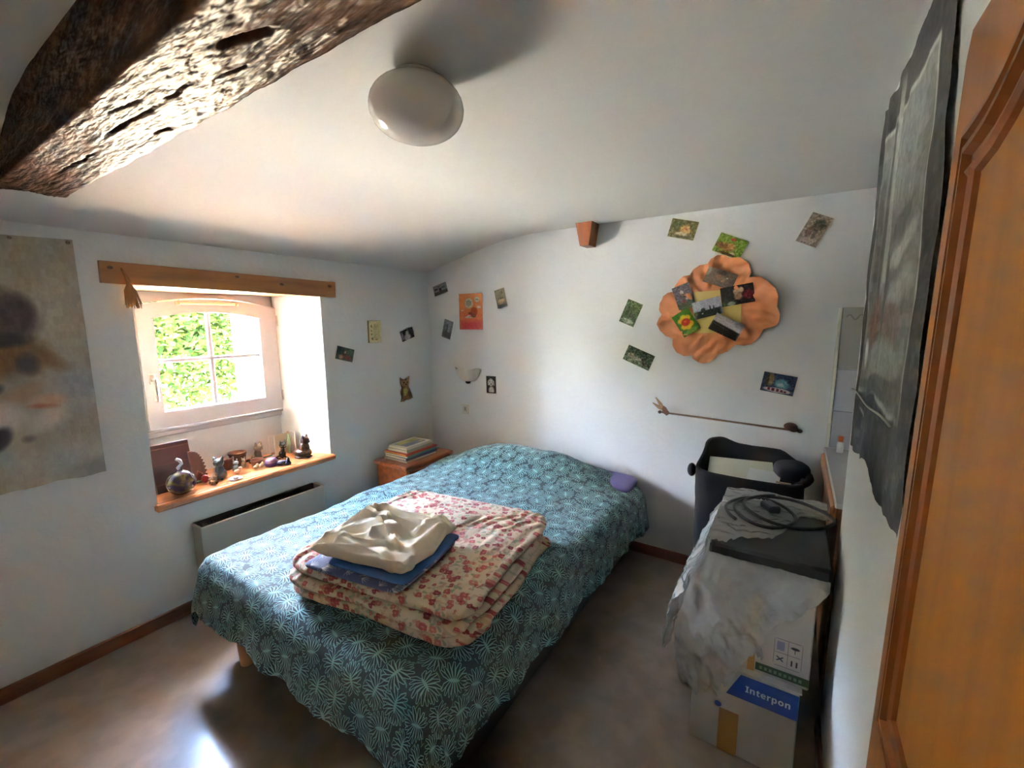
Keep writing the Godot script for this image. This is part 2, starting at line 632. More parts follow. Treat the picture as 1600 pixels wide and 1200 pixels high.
# ---------------------------------------------------------------- window
func window_parts() -> void:
	var white := mat(Color(0.76, 0.74, 0.73), 0.45, {"spec": 0.5})
	var w := Node3D.new()
	w.name = "window_1"
	add_child(w)
	struct(w, "small white four-pane window with an arched top set deep in the wall", "window")
	var x0 := -0.375
	var arc := func(z: float, y_side: float, y_mid: float, zl: float, zr: float) -> float:
		var k := (z - (zl + zr) / 2) / ((zl - zr) / 2)
		return lerpf(y_mid, y_side, k * k)
	# fixed frame: fills the opening up to the sash
	var s := S()
	var zl := 1.882
	var zr := 1.118
	for i in 20:
		var za := lerpf(zr, zl, i / 20.0)
		var zb := lerpf(zr, zl, (i + 1) / 20.0)
		var ya: float = arc.call(za, 1.648, 1.694, zl, zr)
		var yb: float = arc.call(zb, 1.648, 1.694, zl, zr)
		hexa(s, [Vector3(x0 - 0.03, ya, za), Vector3(x0 + 0.005, ya, za), Vector3(x0 + 0.005, yb, zb), Vector3(x0 - 0.03, yb, zb), Vector3(x0 - 0.03, 1.74, za), Vector3(x0 + 0.005, 1.74, za), Vector3(x0 + 0.005, 1.74, zb), Vector3(x0 - 0.03, 1.74, zb)])
	box(s, Vector3(x0 - 0.03, 0.9, 1.86), Vector3(x0 + 0.005, 1.74, 1.93))
	box(s, Vector3(x0 - 0.03, 0.9, 1.07), Vector3(x0 + 0.005, 1.74, 1.135))
	rbox(s, Vector3(x0 - 0.05, 0.905, 1.08), Vector3(x0 + 0.012, 0.94, 1.93), 0.006)
	rbox(s, Vector3(x0 - 0.05, 0.935, 1.08), Vector3(x0 + 0.024, 0.952, 1.93), 0.005)
	obj("window_frame", s, white, w)
	# sash
	s = S()
	var x1 := x0 + 0.03
	var gl := 1.802
	var gr := 1.236
	var gy := 1.052
	hexa(s, [Vector3(x0 - 0.02, 0.957, gl), Vector3(x1, 0.957, gl), Vector3(x1, 0.957, zl - 0.004), Vector3(x0 - 0.02, 0.957, zl - 0.004), Vector3(x0 - 0.02, 1.576, gl), Vector3(x1, 1.576, gl), Vector3(x1, 1.576, zl - 0.004), Vector3(x0 - 0.02, 1.576, zl - 0.004)])
	hexa(s, [Vector3(x0 - 0.02, 0.957, zr + 0.004), Vector3(x1, 0.957, zr + 0.004), Vector3(x1, 0.957, gr), Vector3(x0 - 0.02, 0.957, gr), Vector3(x0 - 0.02, 1.576, zr + 0.004), Vector3(x1, 1.576, zr + 0.004), Vector3(x1, 1.576, gr), Vector3(x0 - 0.02, 1.576, gr)])
	rbox(s, Vector3(x0 - 0.02, 0.957, gr - 0.01), Vector3(x1, gy, gl + 0.01), 0.004)
	for i in 24:
		var za := lerpf(zr + 0.004, zl - 0.004, i / 24.0)
		var zb := lerpf(zr + 0.004, zl - 0.004, (i + 1) / 24.0)
		var ia: float = arc.call(clampf(za, gr, gl), 1.576, 1.612, gl, gr)
		var ib: float = arc.call(clampf(zb, gr, gl), 1.576, 1.612, gl, gr)
		var oa: float = arc.call(za, 1.644, 1.690, zl, zr)
		var ob: float = arc.call(zb, 1.644, 1.690, zl, zr)
		hexa(s, [Vector3(x0 - 0.02, ia, za), Vector3(x1, ia, za), Vector3(x1, ib, zb), Vector3(x0 - 0.02, ib, zb), Vector3(x0 - 0.02, oa, za), Vector3(x1, oa, za), Vector3(x1, ob, zb), Vector3(x0 - 0.02, ob, zb)])
	obj("sash", s, white, w)
	# glazing bars
	s = S()
	rbox(s, Vector3(x0 - 0.012, gy, 1.514), Vector3(x0 + 0.012, 1.613, 1.536), 0.004)
	obj("glazing_bar", s, white, w)
	s = S()
	rbox(s, Vector3(x0 - 0.012, 1.325, gr), Vector3(x0 + 0.012, 1.347, gl), 0.004)
	obj("glazing_bar", s, white, w)
	# thin grey gasket round the glass
	s = S()
	for q in [[gl - 0.004, gl], [gr, gr + 0.004]]:
		box(s, Vector3(x0 - 0.006, gy, q[0]), Vector3(x0 + 0.022, 1.575, q[1]))
	box(s, Vector3(x0 - 0.006, gy, gr), Vector3(x0 + 0.022, gy + 0.004, gl))
	obj("gasket", s, mat(C(120, 120, 122), 0.6), w)
	var glass := mat(Color(0.92, 0.97, 0.95), 0.0, {"alpha": 0.04, "two": true})
	for a in [[gr, 1.514, gy, 1.325], [1.536, gl, gy, 1.325], [gr, 1.514, 1.347, 0.0], [1.536, gl, 1.347, 0.0]]:
		s = S()
		var top0: float = a[3] if a[3] > 0 else arc.call(a[0], 1.576, 1.612, gl, gr)
		var top1: float = a[3] if a[3] > 0 else arc.call(a[1], 1.576, 1.612, gl, gr)
		quad2(s, Vector3(x0, a[2], a[1]), Vector3(x0, a[2], a[0]), Vector3(x0, top0, a[0]), Vector3(x0, top1, a[1]))
		obj("pane", s, glass, w)
	# air vent on the top rail
	s = S()
	rbox(s, Vector3(x1, 1.655, 1.375), Vector3(x1 + 0.014, 1.672, 1.675), 0.004)
	obj("air_vent", s, mat(C(226, 206, 170), 0.5), w)
	s = S()
	for z in [1.366, 1.684]:
		rbox(s, Vector3(x1, 1.652, z - 0.009), Vector3(x1 + 0.016, 1.674, z + 0.009), 0.004)
	obj("vent_cap", s, mat(C(206, 178, 130), 0.5), w)
	# handle
	s = S()
	rbox(s, Vector3(x1, 1.215, 1.828), Vector3(x1 + 0.012, 1.272, 1.856), 0.004)
	obj("handle_plate", s, mat(C(196, 190, 176), 0.35, {"metal": 0.6}), w)
	s = S()
	rbox(s, Vector3(x1 + 0.012, 1.228, 1.834), Vector3(x1 + 0.045, 1.25, 1.852), 0.005)
	rbox(s, Vector3(x1 + 0.032, 1.118, 1.828), Vector3(x1 + 0.048, 1.25, 1.85), 0.006)
	obj("handle", s, mat(C(168, 164, 158), 0.35, {"metal": 0.6}), w)
	s = S(true)
	for y in [1.05, 1.56]:
		tube(s, [Vector3(x1 + 0.003, y - 0.035, 1.116), Vector3(x1 + 0.003, y + 0.035, 1.116)], 0.007, 10)
	obj("hinge", s, mat(C(180, 170, 160), 0.4, {"metal": 0.5}), w)
	# sill board and lintel board
	var sb := wood(C(176, 104, 58), C(206, 134, 82), 2, 0.32, {"coat": 0.3, "coat_rough": 0.2})
	s = S()
	hexa(s, [Vector3(-0.375, SILL - 0.034, 1.125), Vector3(0.002, SILL - 0.034, 1.0), Vector3(0.002, SILL - 0.034, 1.998), Vector3(-0.375, SILL - 0.034, 1.89), Vector3(-0.375, SILL, 1.125), Vector3(0.002, SILL, 1.0), Vector3(0.002, SILL, 1.998), Vector3(-0.375, SILL, 1.89)])
	rbox(s, Vector3(0.0, SILL - 0.036, 0.992), Vector3(0.04, SILL, 2.006), 0.008)
	struct(obj("trim_1", s, sb), "orange-brown wooden window board carrying the ornaments", "window sill")
	var lb := wood(C(118, 74, 34), C(150, 98, 52), 2, 0.45)
	var lin := Node3D.new()
	lin.name = "trim_2"
	add_child(lin)
	struct(lin, "brown wooden lintel board over the window", "lintel")
	s = S()
	# board runs very slightly downhill to the right
	hexa(s, [Vector3(-0.12, 1.712, 0.905), Vector3(0.022, 1.712, 0.905), Vector3(0.022, 1.731, 2.092), Vector3(-0.12, 1.731, 2.092), Vector3(-0.12, 1.812, 0.903), Vector3(0.022, 1.812, 0.903), Vector3(0.022, 1.828, 2.09), Vector3(-0.12, 1.828, 2.09)])
	obj("board", s, lb, lin)
	s = S(true)
	for q in [[2.055, 1.80], [0.945, 1.785], [1.52, 1.80], [1.27, 1.775]]:
		ell(s, Vector3(0.0225, q[1], q[0]), Vector3(0.0012, 0.007, 0.011))
	obj("knot", s, mat(C(70, 42, 22), 0.5), lin)
	s = S(true)
	ell(s, Vector3(0.023, 1.745, 0.955), Vector3(0.003, 0.005, 0.005))
	obj("screw", s, mat(C(190, 180, 150), 0.3, {"metal": 0.8}), lin)
	s = S()
	box(s, Vector3(-0.37, 1.724, 1.0), Vector3(-0.12, 1.74, 2.0))
	obj("soffit_board", s, wood(C(170, 120, 80), C(200, 150, 108), 2, 0.5), lin)


# ---------------------------------------------------------------- garden seen through the panes
func garden() -> void:
	var s := S()
	box(s, Vector3(-40, -3.0, -40), Vector3(-0.62, -2.6, 40))
	struct(obj("ground_outside", s, mat(Color.WHITE, 0.9, {"tex": noisy(0.02, [[0.3, C(214, 206, 182)], [0.7, C(240, 236, 220)]], 0.0, 4, 31), "tri": Vector3(0.4, 0.4, 0.4)})), "pale sunlit ground of the garden", "ground")
	# stone surround outside the window, with its sunlit right cheek
	s = S()
	box(s, Vector3(-0.80, -2.6, 1.845), Vector3(-0.62, 2.4, 3.6))
	box(s, Vector3(-0.80, -2.6, -0.3), Vector3(-0.62, 2.4, 1.20))
	struct(obj("wall_outside", s, mat(C(206, 192, 166), 0.9, {"relief": noisy(0.03, [], 6.0, 4, 41), "tri": Vector3(1.5, 1.5, 1.5)})), "pale stone surround outside the window", "wall")
	s = S()
	rbox(s, Vector3(-0.88, 0.86, 1.205), Vector3(-0.42, 0.93, 1.845), 0.01)
	struct(obj("trim_4", s, mat(C(112, 92, 80), 0.9, {"relief": noisy(0.03, [], 6.0, 4, 41), "tri": Vector3(2, 2, 2)})), "terracotta outer sill below the panes", "window sill")
	# tree
	var t := thing("leafy_tree", "sunlit leafy green tree filling the window panes outside", "tree", Vector3(-7.6, -2.6, -1.2))
	s = S(true)
	tube(s, [Vector3(0, 0, 0), Vector3(0.05, 1.2, 0.03), Vector3(-0.05, 2.4, 0.0), Vector3(0.02, 3.6, 0.1), Vector3(0, 5.2, 0)], [0.16, 0.13, 0.11, 0.07, 0.03], 10)
	var bark := mat(C(92, 78, 62), 0.9)
	obj("trunk", s, bark, t)
	for i in 9:
		var a := i * 2.4
		var y := 2.0 + 0.25 * i
		s = S(true)
		var d := Vector3(cos(a), 0.35, sin(a))
		tube(s, [Vector3(0, y, 0), Vector3(0, y, 0) + d * 0.7, Vector3(0, y + 0.1, 0) + d * 1.4], [0.05, 0.03, 0.012], 7)
		obj("branch", s, bark, t)
	# foliage: folded leaves
	s = S()
	var L := [Vector3(0, 0, 0), Vector3(0.03, 0.02, 0.035), Vector3(0.035, 0.02, 0.07), Vector3(0, 0, 0.12), Vector3(-0.035, 0.02, 0.07), Vector3(-0.03, 0.02, 0.035)]
	for k in [[0, 1, 2], [0, 2, 3], [0, 3, 4], [0, 4, 5]]:
		for i in k:
			s.add_vertex(L[i])
	s.generate_normals()
	var mm := MultiMesh.new()
	mm.transform_format = MultiMesh.TRANSFORM_3D
	mm.use_colors = true
	mm.mesh = s.commit()
	var count := 48000
	mm.instance_count = count
	for i in count:
		var q := Vector3(rng.randfn(), rng.randfn(), rng.randfn()).normalized() * pow(rng.randf(), 0.45)
		var lump := 1.0 + 0.18 * noise.get_noise_3dv(q * 2.5)
		var pos := Vector3(q.x * 2.0, 4.0 + q.y * 2.3, q.z * 6.5 + 1.5) * Vector3(lump, 1, lump)
		var b := Basis(Vector3(rng.randfn(), rng.randfn(), rng.randfn()).normalized(), rng.randf() * TAU).scaled(Vector3.ONE * rng.randf_range(0.7, 1.3))
		mm.set_instance_transform(i, Transform3D(b, pos))
		var g := rng.randf()
		mm.set_instance_color(i, Color(0.05, 0.105, 0.03).lerp(Color(0.145, 0.18, 0.06), g).srgb_to_linear())
	var lm := mat(Color.WHITE, 0.85, {"two": true, "spec": 0.08})
	lm.vertex_color_use_as_albedo = true
	var mi := MultiMeshInstance3D.new()
	mi.name = "foliage"
	mi.multimesh = mm
	mi.material_override = lm
	mi.set_meta("kind", "stuff")
	t.add_child(mi, true)


# ---------------------------------------------------------------- bed
func palm_cloth() -> ImageTexture:
	var n := 768
	var deep := C(22, 46, 52)
	var p := Pic.new(n, n, deep)
	var r := RandomNumberGenerator.new()
	r.seed = 77
	var dark := C(14, 32, 38)
	var light := C(132, 178, 178)
	for i in 230: # pale and olive sprigs between the leaves
		var c := Vector2(r.randf() * n, r.randf() * n)
		p.stroke(c, c + Vector2.from_angle(r.randf() * TAU) * r.randf_range(20, 40), 3.0, 1.6, C(104, 136, 100) if i % 4 == 0 else C(96, 146, 144))
	# every leaf first as pale fingers, then slimmer dark ones on top, so that a pale outline and pale veins stay
	for pass_no in 2:
		r.seed = 78
		for j in 6:
			for i in 5:
				var c := Vector2((i + 0.5 * (j % 2) + r.randf_range(-0.12, 0.12)) * n / 5.0, (j + r.randf_range(-0.12, 0.12)) * n / 6.0)
				var d := Vector2.from_angle(r.randf() * TAU)
				for side in [-1.0, 1.0]:
					for k in 8:
						var t := k / 7.0
						var a := c + d * lerpf(-26.0, 20.0, t)
						var ang: float = lerpf(2.55, 0.25, t) * side
						var dir := d.rotated(ang)
						var far := lerpf(52.0, 70.0, sin(t * PI)) + r.randf_range(-5, 5)
						var m := a + dir * far * 0.6
						var e := m + dir.rotated(-0.3 * side) * far * 0.4
						if pass_no == 0:
							p.stroke(a, m, 5.0, 10.0, light)
							p.stroke(m, e, 10.0, 6.5, light)
						else:
							p.stroke(a + dir * 9.0, m, 2.0, 5.6, dark)
							p.stroke(m, e, 5.6, 2.6, dark)
	return p.tex()


func rose_cloth() -> ImageTexture:
	var n := 512
	var p := Pic.new(n, n, C(200, 180, 156))
	var r := RandomNumberGenerator.new()
	r.seed = 5
	for i in 900:
		var c := Vector2(r.randf() * n, r.randf() * n)
		var d := Vector2.from_angle(r.randf() * TAU) * r.randf_range(6, 14)
		p.stroke(c, c + d, 5.0, 2.0, [C(146, 146, 126), C(168, 162, 142), C(186, 162, 140), C(178, 142, 126)][r.randi() % 4])
	for i in 330:
		var c := Vector2(r.randf() * n, r.randf() * n)
		var col: Color = [C(152, 70, 72), C(168, 86, 84), C(138, 58, 64), C(182, 116, 106)][r.randi() % 4]
		var big := r.randf_range(5.0, 11.0)
		for k in 4:
			var e := c + Vector2.from_angle(k * 1.6 + r.randf()) * big * 0.6
			p.stroke(e, e + Vector2(1, 1), big * 0.6, big * 0.55, col)
		p.stroke(c, c + Vector2(2, 1), big * 0.3, big * 0.2, col.lightened(0.25))
	return p.tex()


func bed() -> void:
	var b := thing("bed", "double bed with dark base under the patterned cover", "bed", Vector3(1.16, 0, 0.05))
	var s := S()
	rbox(s, Vector3(-0.69, 0.13, 0.0), Vector3(0.69, 0.30, 1.90), 0.012)
	obj("base", s, mat(C(34, 32, 33), 0.9), b)
	s = S()
	rbox(s, Vector3(-0.69, 0.302, 0.0), Vector3(0.69, 0.505, 1.92), 0.03)
	obj("mattress", s, mat(C(70, 72, 96), 0.9), b)
	var lw := wood(C(150, 104, 70), C(184, 134, 96), 1, 0.45)
	for q in [[-0.535, 1.87], [0.535, 1.87], [-0.535, 0.1], [0.535, 0.1]]:
		s = S(true)
		lathe(s, [Vector2(0, 0), Vector2(0.026, 0), Vector2(0.028, 0.004), Vector2(0.036, 0.132), Vector2(0, 0.132)], 20, Transform3D(Basis(), Vector3(q[0], 0, q[1])))
		obj("leg", s, lw, b)
	# pillows against the wall
	var pm := mat(C(92, 88, 140), 0.9, {"rim": 0.3})
	s = S(true)
	slab(s, Vector3(1.60, 0.515, 0.17), Vector3(0.25, 0.042, 0.15), 0.03, 0.75, 0.35, func(q): return Vector3(0, noise.get_noise_2d(q.x * 4, q.z * 4) * 0.01, 0), 0.5, 40, 16)
	tag(obj("pillow", s, pm), "violet pillow half hidden at the right end of the bed head", "pillow")
	# bedspread
	var hx := 0.70
	var z1 := 1.98
	var rad := 0.075
	var top := 0.523
	var drop_side := 0.215
	var drop_foot := 0.185
	var nz := FastNoiseLite.new()
	nz.seed = 8
	nz.frequency = 1.0
	nz.fractal_octaves = 3
	var wid := 2 * (hx + drop_side)
	var ln := z1 + drop_foot - 0.03
	s = S(true)
	var fu := func(u: float, v: float) -> Vector3:
		var a := (u - 0.5) * wid
		var c := 0.03 + v * ln
		var flat_x := hx - rad
		var flat_z := z1 - rad
		var ex := maxf(absf(a) - flat_x, 0.0)
		var ez := maxf(c - flat_z, 0.0)
		var d := sqrt(ex * ex + ez * ez)
		var dir := Vector2(signf(a) * ex, ez).normalized() if d > 0.0001 else Vector2.ZERO
		var arc_len := rad * PI / 2
		var h := 0.0
		var g := 0.0
		if d < arc_len:
			h = rad * sin(d / rad)
			g = rad * (1 - cos(d / rad))
		else:
			var k := d - arc_len
			# folds of the hanging part
			var run := (c if ex > ez else a) * 1.0 + atan2(ez, maxf(ex, 0.0001)) * 0.35 * signf(a)
			var fold := sin(run * 17.0 + 2.0 * nz.get_noise_1d(run * 2.0)) * 0.5 + nz.get_noise_1d(run * 7.0)
			h = rad + k * (0.24 if ez > ex else 0.16) + fold * 0.022 * k / 0.2
			g = rad + k * 0.97
		var x := clampf(a, -flat_x, flat_x) + dir.x * h
		var z := minf(c, flat_z) + dir.y * h
		var y := top - g
		# pillow under the head end, softly rounded shoulders
		var hump := exp(-pow((a + 0.04) / 0.52, 4.0)) * exp(-pow((c - 0.22) / 0.24, 2.0))
		y += 0.150 * hump
		y -= 0.05 * smoothstep(0.45, 0.70, absf(a)) * exp(-pow(c / 0.25, 2.0))
		y += (nz.get_noise_2d(a * 2.2, c * 2.2) * 0.016 + nz.get_noise_2d(a * 8.0 + c * 3.0, c * 6.0) * 0.0045) * (1.0 if d < 0.05 else 0.4)
		if d < 0.05:
			y += 0.006
		# the hem swings wider towards the head on the right, narrower on the left
		x += (0.045 if a > 0 else -0.025) * (1.0 - c / z1) * smoothstep(0.3, 0.7, absf(a))
		return Vector3(1.165 + x, maxf(y, 0.02), z + 0.06)
	grid(s, 150, 160, fu, func(u, v): return Vector2((u - 0.5) * wid, 0.03 + v * ln) / 0.50)
	var cm := mat(Color.WHITE, 0.78, {"tex": palm_cloth(), "two": true, "rim": 0.35, "spec": 0.4})
	tag(obj("bedspread", s, cm), "teal bedspread printed with pale palm leaves over the double bed", "bedspread")
	# folded quilt
	var q := rose_cloth()
	var qm := mat(Color.WHITE, 0.85, {"tex": q, "rim": 0.3, "spec": 0.3})
	var qt := thing("folded_quilt", "cream quilt with red roses folded in layers on the bed", "quilt")
	for k in 3:
		s = S(true)
		var wob := func(v: Vector3) -> Vector3:
			var ch := 0.0042 * sin((v.x * 0.9 + v.z * 0.2 + 0.03 * nz.get_noise_1d(v.z * 5)) * 150.0) * smoothstep(0.1, 0.6, v.y / 0.024)
			var w := nz.get_noise_3d(v.x * 3.0 + k * 7, v.y * 6.0, v.z * 3.0)
			var w2 := nz.get_noise_3d(v.x * 11.0 + k * 9, v.y * 11.0, v.z * 11.0)
			return Vector3(w * 0.04 + w2 * 0.014, w * 0.012 + w2 * 0.006 + ch, w * 0.03 + w2 * 0.014)
		slab(s, Vector3(1.42 + [0.0, -0.006, 0.0][k], 0.563 + 0.046 * k, 1.525 + [0.0, 0.008, -0.005][k]), Vector3(0.40, 0.03, 0.39), 0.13, 0.55, 0.2, wob, 0.62, 140, 60)
		obj("layer", s, qm, qt)
	# folded sheets on the quilt
	var t2 := Pic.new(256, 256, C(66, 74, 112))
	var r := RandomNumberGenerator.new()
	r.seed = 3
	for i in 46:
		var c := Vector2(r.randf() * 256, r.randf() * 256)
		for k in 5:
			var e := Vector2.from_angle(k * 0.42 + i)
			t2.stroke(c, c + e * 22, 1.3, 0.8, C(166, 166, 172))
	s = S(true)
	slab(s, Vector3(1.405, 0.698, 1.755), Vector3(0.21, 0.0125, 0.185), 0.16, 0.5, 0.14, func(v): return Vector3(nz.get_noise_3d(v.x * 5, 1, v.z * 5) * 0.01, nz.get_noise_2d(v.x * 5, v.z * 5) * 0.005, nz.get_noise_3d(v.x * 5, 9, v.z * 5) * 0.01), 0.30, 64, 16)
	tag(obj("folded_cloth", s, mat(Color.WHITE, 0.8, {"tex": t2.tex(), "rim": 0.3})), "dark blue patterned cloth folded flat on the rose quilt", "cloth")
	s = S(true)
	slab(s, Vector3(1.46, 0.7195, 1.735), Vector3(0.165, 0.009, 0.175), 0.16, 0.5, 0.14, func(v): return Vector3(nz.get_noise_3d(v.x * 9, 21, v.z * 9) * 0.012, nz.get_noise_2d(v.x * 6, v.z * 6) * 0.004, nz.get_noise_3d(v.x * 9, 29, v.z * 9) * 0.01), 0.3, 64, 14)
	tag(obj("folded_cloth", s, mat(C(40, 84, 140), 0.8, {"rim": 0.3})), "bright blue cloth folded between the cream sheet and dark cloth", "cloth")
	s = S(true)
	slab(s, Vector3(1.405, 0.752, 1.735), Vector3(0.20, 0.0245, 0.18), 0.18, 0.55, 0.2, func(v):
		var rg := absf(nz.get_noise_2d(v.x * 3.2 + v.z * 5.0, v.z * 6.0 - v.x * 2.0))
		return Vector3(nz.get_noise_3d(v.x * 6, v.y * 14, v.z * 6) * 0.022, (0.3 - rg) * 0.085 * smoothstep(-0.2, 0.6, v.y / 0.03) + nz.get_noise_2d(v.x * 4, v.z * 4) * 0.012 + 0.010 * (0.3 - absf(nz.get_noise_2d(v.x * 9.0 + v.z * 12.0, v.z * 16.0 - v.x * 5.0))), nz.get_noise_3d(v.x * 6, 9 + v.y * 14, v.z * 6) * 0.022), 0.4, 120, 48)
	tag(obj("folded_sheet", s, mat(C(214, 200, 176), 0.88, {"rim": 0.3})), "creased cream sheet folded on top of the blue cloths", "sheet")


# ---------------------------------------------------------------- bedside corner
func corner() -> void:
	var n := thing("nightstand", "orange-brown wooden nightstand in the corner beside the bed", "nightstand")
	var w := wood(C(112, 58, 30), C(146, 80, 44), 2, 0.38, {"coat": 0.2})
	var s := S()
	rbox(s, Vector3(0.035, 0.495, 0.175), Vector3(0.385, 0.522, 0.685), 0.006)
	obj("top", s, w, n)
	s = S()
	rbox(s, Vector3(0.055, 0.06, 0.195), Vector3(0.368, 0.494, 0.668), 0.004)
	obj("body", s, w, n)
	s = S()
	rbox(s, Vector3(0.364, 0.34, 0.215), Vector3(0.378, 0.475, 0.648), 0.004)
	var dr := obj("drawer", s, w, n)
	s = S(true)
	ell(s, Vector3(0.388, 0.41, 0.43), Vector3(0.012, 0.013, 0.013))
	obj("knob", s, w, dr)
	s = S()
	rbox(s, Vector3(0.364, 0.09, 0.215), Vector3(0.376, 0.325, 0.648), 0.004)
	obj("door", s, w, n)
	s = S()
	rbox(s, Vector3(0.045, 0.0, 0.185), Vector3(0.376, 0.06, 0.678), 0.006)
	obj("plinth", s, w, n)
	# books, bottom to top: x0, x1, z0, z1, thickness, cover, label
	var books := [
		[0.075, 0.315, 0.30, 0.615, 0.012, C(206, 200, 178), "thin cream book at the bottom of the bedside pile"],
		[0.08, 0.315, 0.29, 0.61, 0.022, C(70, 84, 116), "dark blue book just above the bottom of the bedside pile"],
		[0.085, 0.32, 0.295, 0.615, 0.016, C(92, 144, 132), "green backed book in the middle of the bedside pile"],
		[0.085, 0.32, 0.29, 0.62, 0.013, C(190, 70, 42), "red and yellow edged book in the bedside pile"],
		[0.10, 0.30, 0.32, 0.60, 0.020, C(170, 164, 140), "buff book second from the top of the bedside pile"],
		[0.105, 0.295, 0.325, 0.595, 0.018, C(214, 210, 190), "top book of the bedside pile with a landscape picture cover"]]
	var y := 0.5235
	var paper := mat(C(222, 212, 186), 0.9)
	for k in books.size():
		var q: Array = books[k]
		var bk := thing("book", q[6], "book", Vector3((q[0] + q[1]) / 2, y, (q[2] + q[3]) / 2), [0.02, -0.02, 0.03, 0.0, 0.05, 0.03][k], "books piled on the nightstand")
		var hx: float = (q[1] - q[0]) / 2
		var hz: float = (q[3] - q[2]) / 2
		var th: float = q[4]
		var cm := mat(q[5], 0.5)
		s = S()
		rbox(s, Vector3(-hx, 0, -hz), Vector3(hx, 0.0025, hz), 0.001)
		rbox(s, Vector3(-hx, th - 0.0025, -hz), Vector3(hx, th, hz), 0.001)
		rbox(s, Vector3(hx - 0.003, 0, -hz), Vector3(hx, th, hz), 0.001)
		obj("cover", s, cm, bk)
		s = S()
		box(s, Vector3(-hx + 0.004, 0.0025, -hz + 0.004), Vector3(hx - 0.003, th - 0.0025, hz - 0.004))
		obj("pages", s, mat(C(226, 168, 60), 0.8) if k == 3 else paper, bk)
		if k == 5:
			var pc := Pic.new(96, 64, C(222, 220, 204))
			pc.blob(0.5, 0.5, 0.42, 0.38, C(120, 126, 140), 0, 0.02, true)
			pc.blob(0.5, 0.3, 0.42, 0.18, C(176, 178, 90), 0, 0.2, true)
			pc.blob(0.65, 0.35, 0.18, 0.14, C(130, 136, 60), 10, 0.5)
			pc.blob(0.35, 0.7, 0.25, 0.12, C(96, 108, 138), 0, 0.5)
			pc.blob(0.8, 0.7, 0.1, 0.12, C(206, 176, 70), 0, 0.5)
			s = S()
			quad2(s, Vector3(hx * 0.95, th + 0.0006, hz * 0.95), Vector3(hx * 0.95, th + 0.0006, -hz * 0.95), Vector3(-hx * 0.95, th + 0.0006, -hz * 0.95), Vector3(-hx * 0.95, th + 0.0006, hz * 0.95), [Vector2(0, 1), Vector2(1, 1), Vector2(1, 0), Vector2(0, 0)])
			obj("cover_print", s, mat(Color.WHITE, 0.4, {"tex": pc.tex(), "two": true}), bk)
		y += th + 0.0008
	# small bottle and papers beside the stand
	s = S(true)
	lathe(s, [Vector2(0, 0), Vector2(0.022, 0), Vector2(0.022, 0.30), Vector2(0.012, 0.32), Vector2(0.012, 0.345), Vector2(0, 0.345)], 16, Transform3D(Basis(), Vector3(0.024, 0.22, 0.71)))
	# convector heater
	var h := thing("convector_heater", "cream wall convector heater under the window", "heater")
	var hm := mat(C(162, 150, 134), 0.5)
	var z0 := 1.15
	var zz := 1.862
	var y0 := 0.10
	var y1 := 0.496
	s = S()
	rbox(s, Vector3(0.108, y0, z0), Vector3(0.120, y1, zz), 0.003)
	rbox(s, Vector3(0.018, y0, z0), Vector3(0.118, y1, z0 + 0.012), 0.003)
	rbox(s, Vector3(0.018, y0, zz - 0.012), Vector3(0.118, y1, zz), 0.003)
	obj("casing", s, hm, h)
	s = S()
	box(s, Vector3(0.001, y0 + 0.02, z0 + 0.012), Vector3(0.018, y1 - 0.004, zz - 0.012))
	box(s, Vector3(0.018, y1 - 0.10, z0 + 0.012), Vector3(0.108, y1 - 0.095, zz - 0.012))
	obj("back_plate", s, mat(C(30, 28, 24), 0.8), h)
	for i in 40:
		var z := z0 + 0.03 + i * 0.0167
		s = S()
		box(s, Vector3(0.019, y1 - 0.05, z), Vector3(0.107, y1 - 0.02, z + 0.0012))
		obj("grille_fin", s, mat(C(34, 32, 28), 0.7), h)


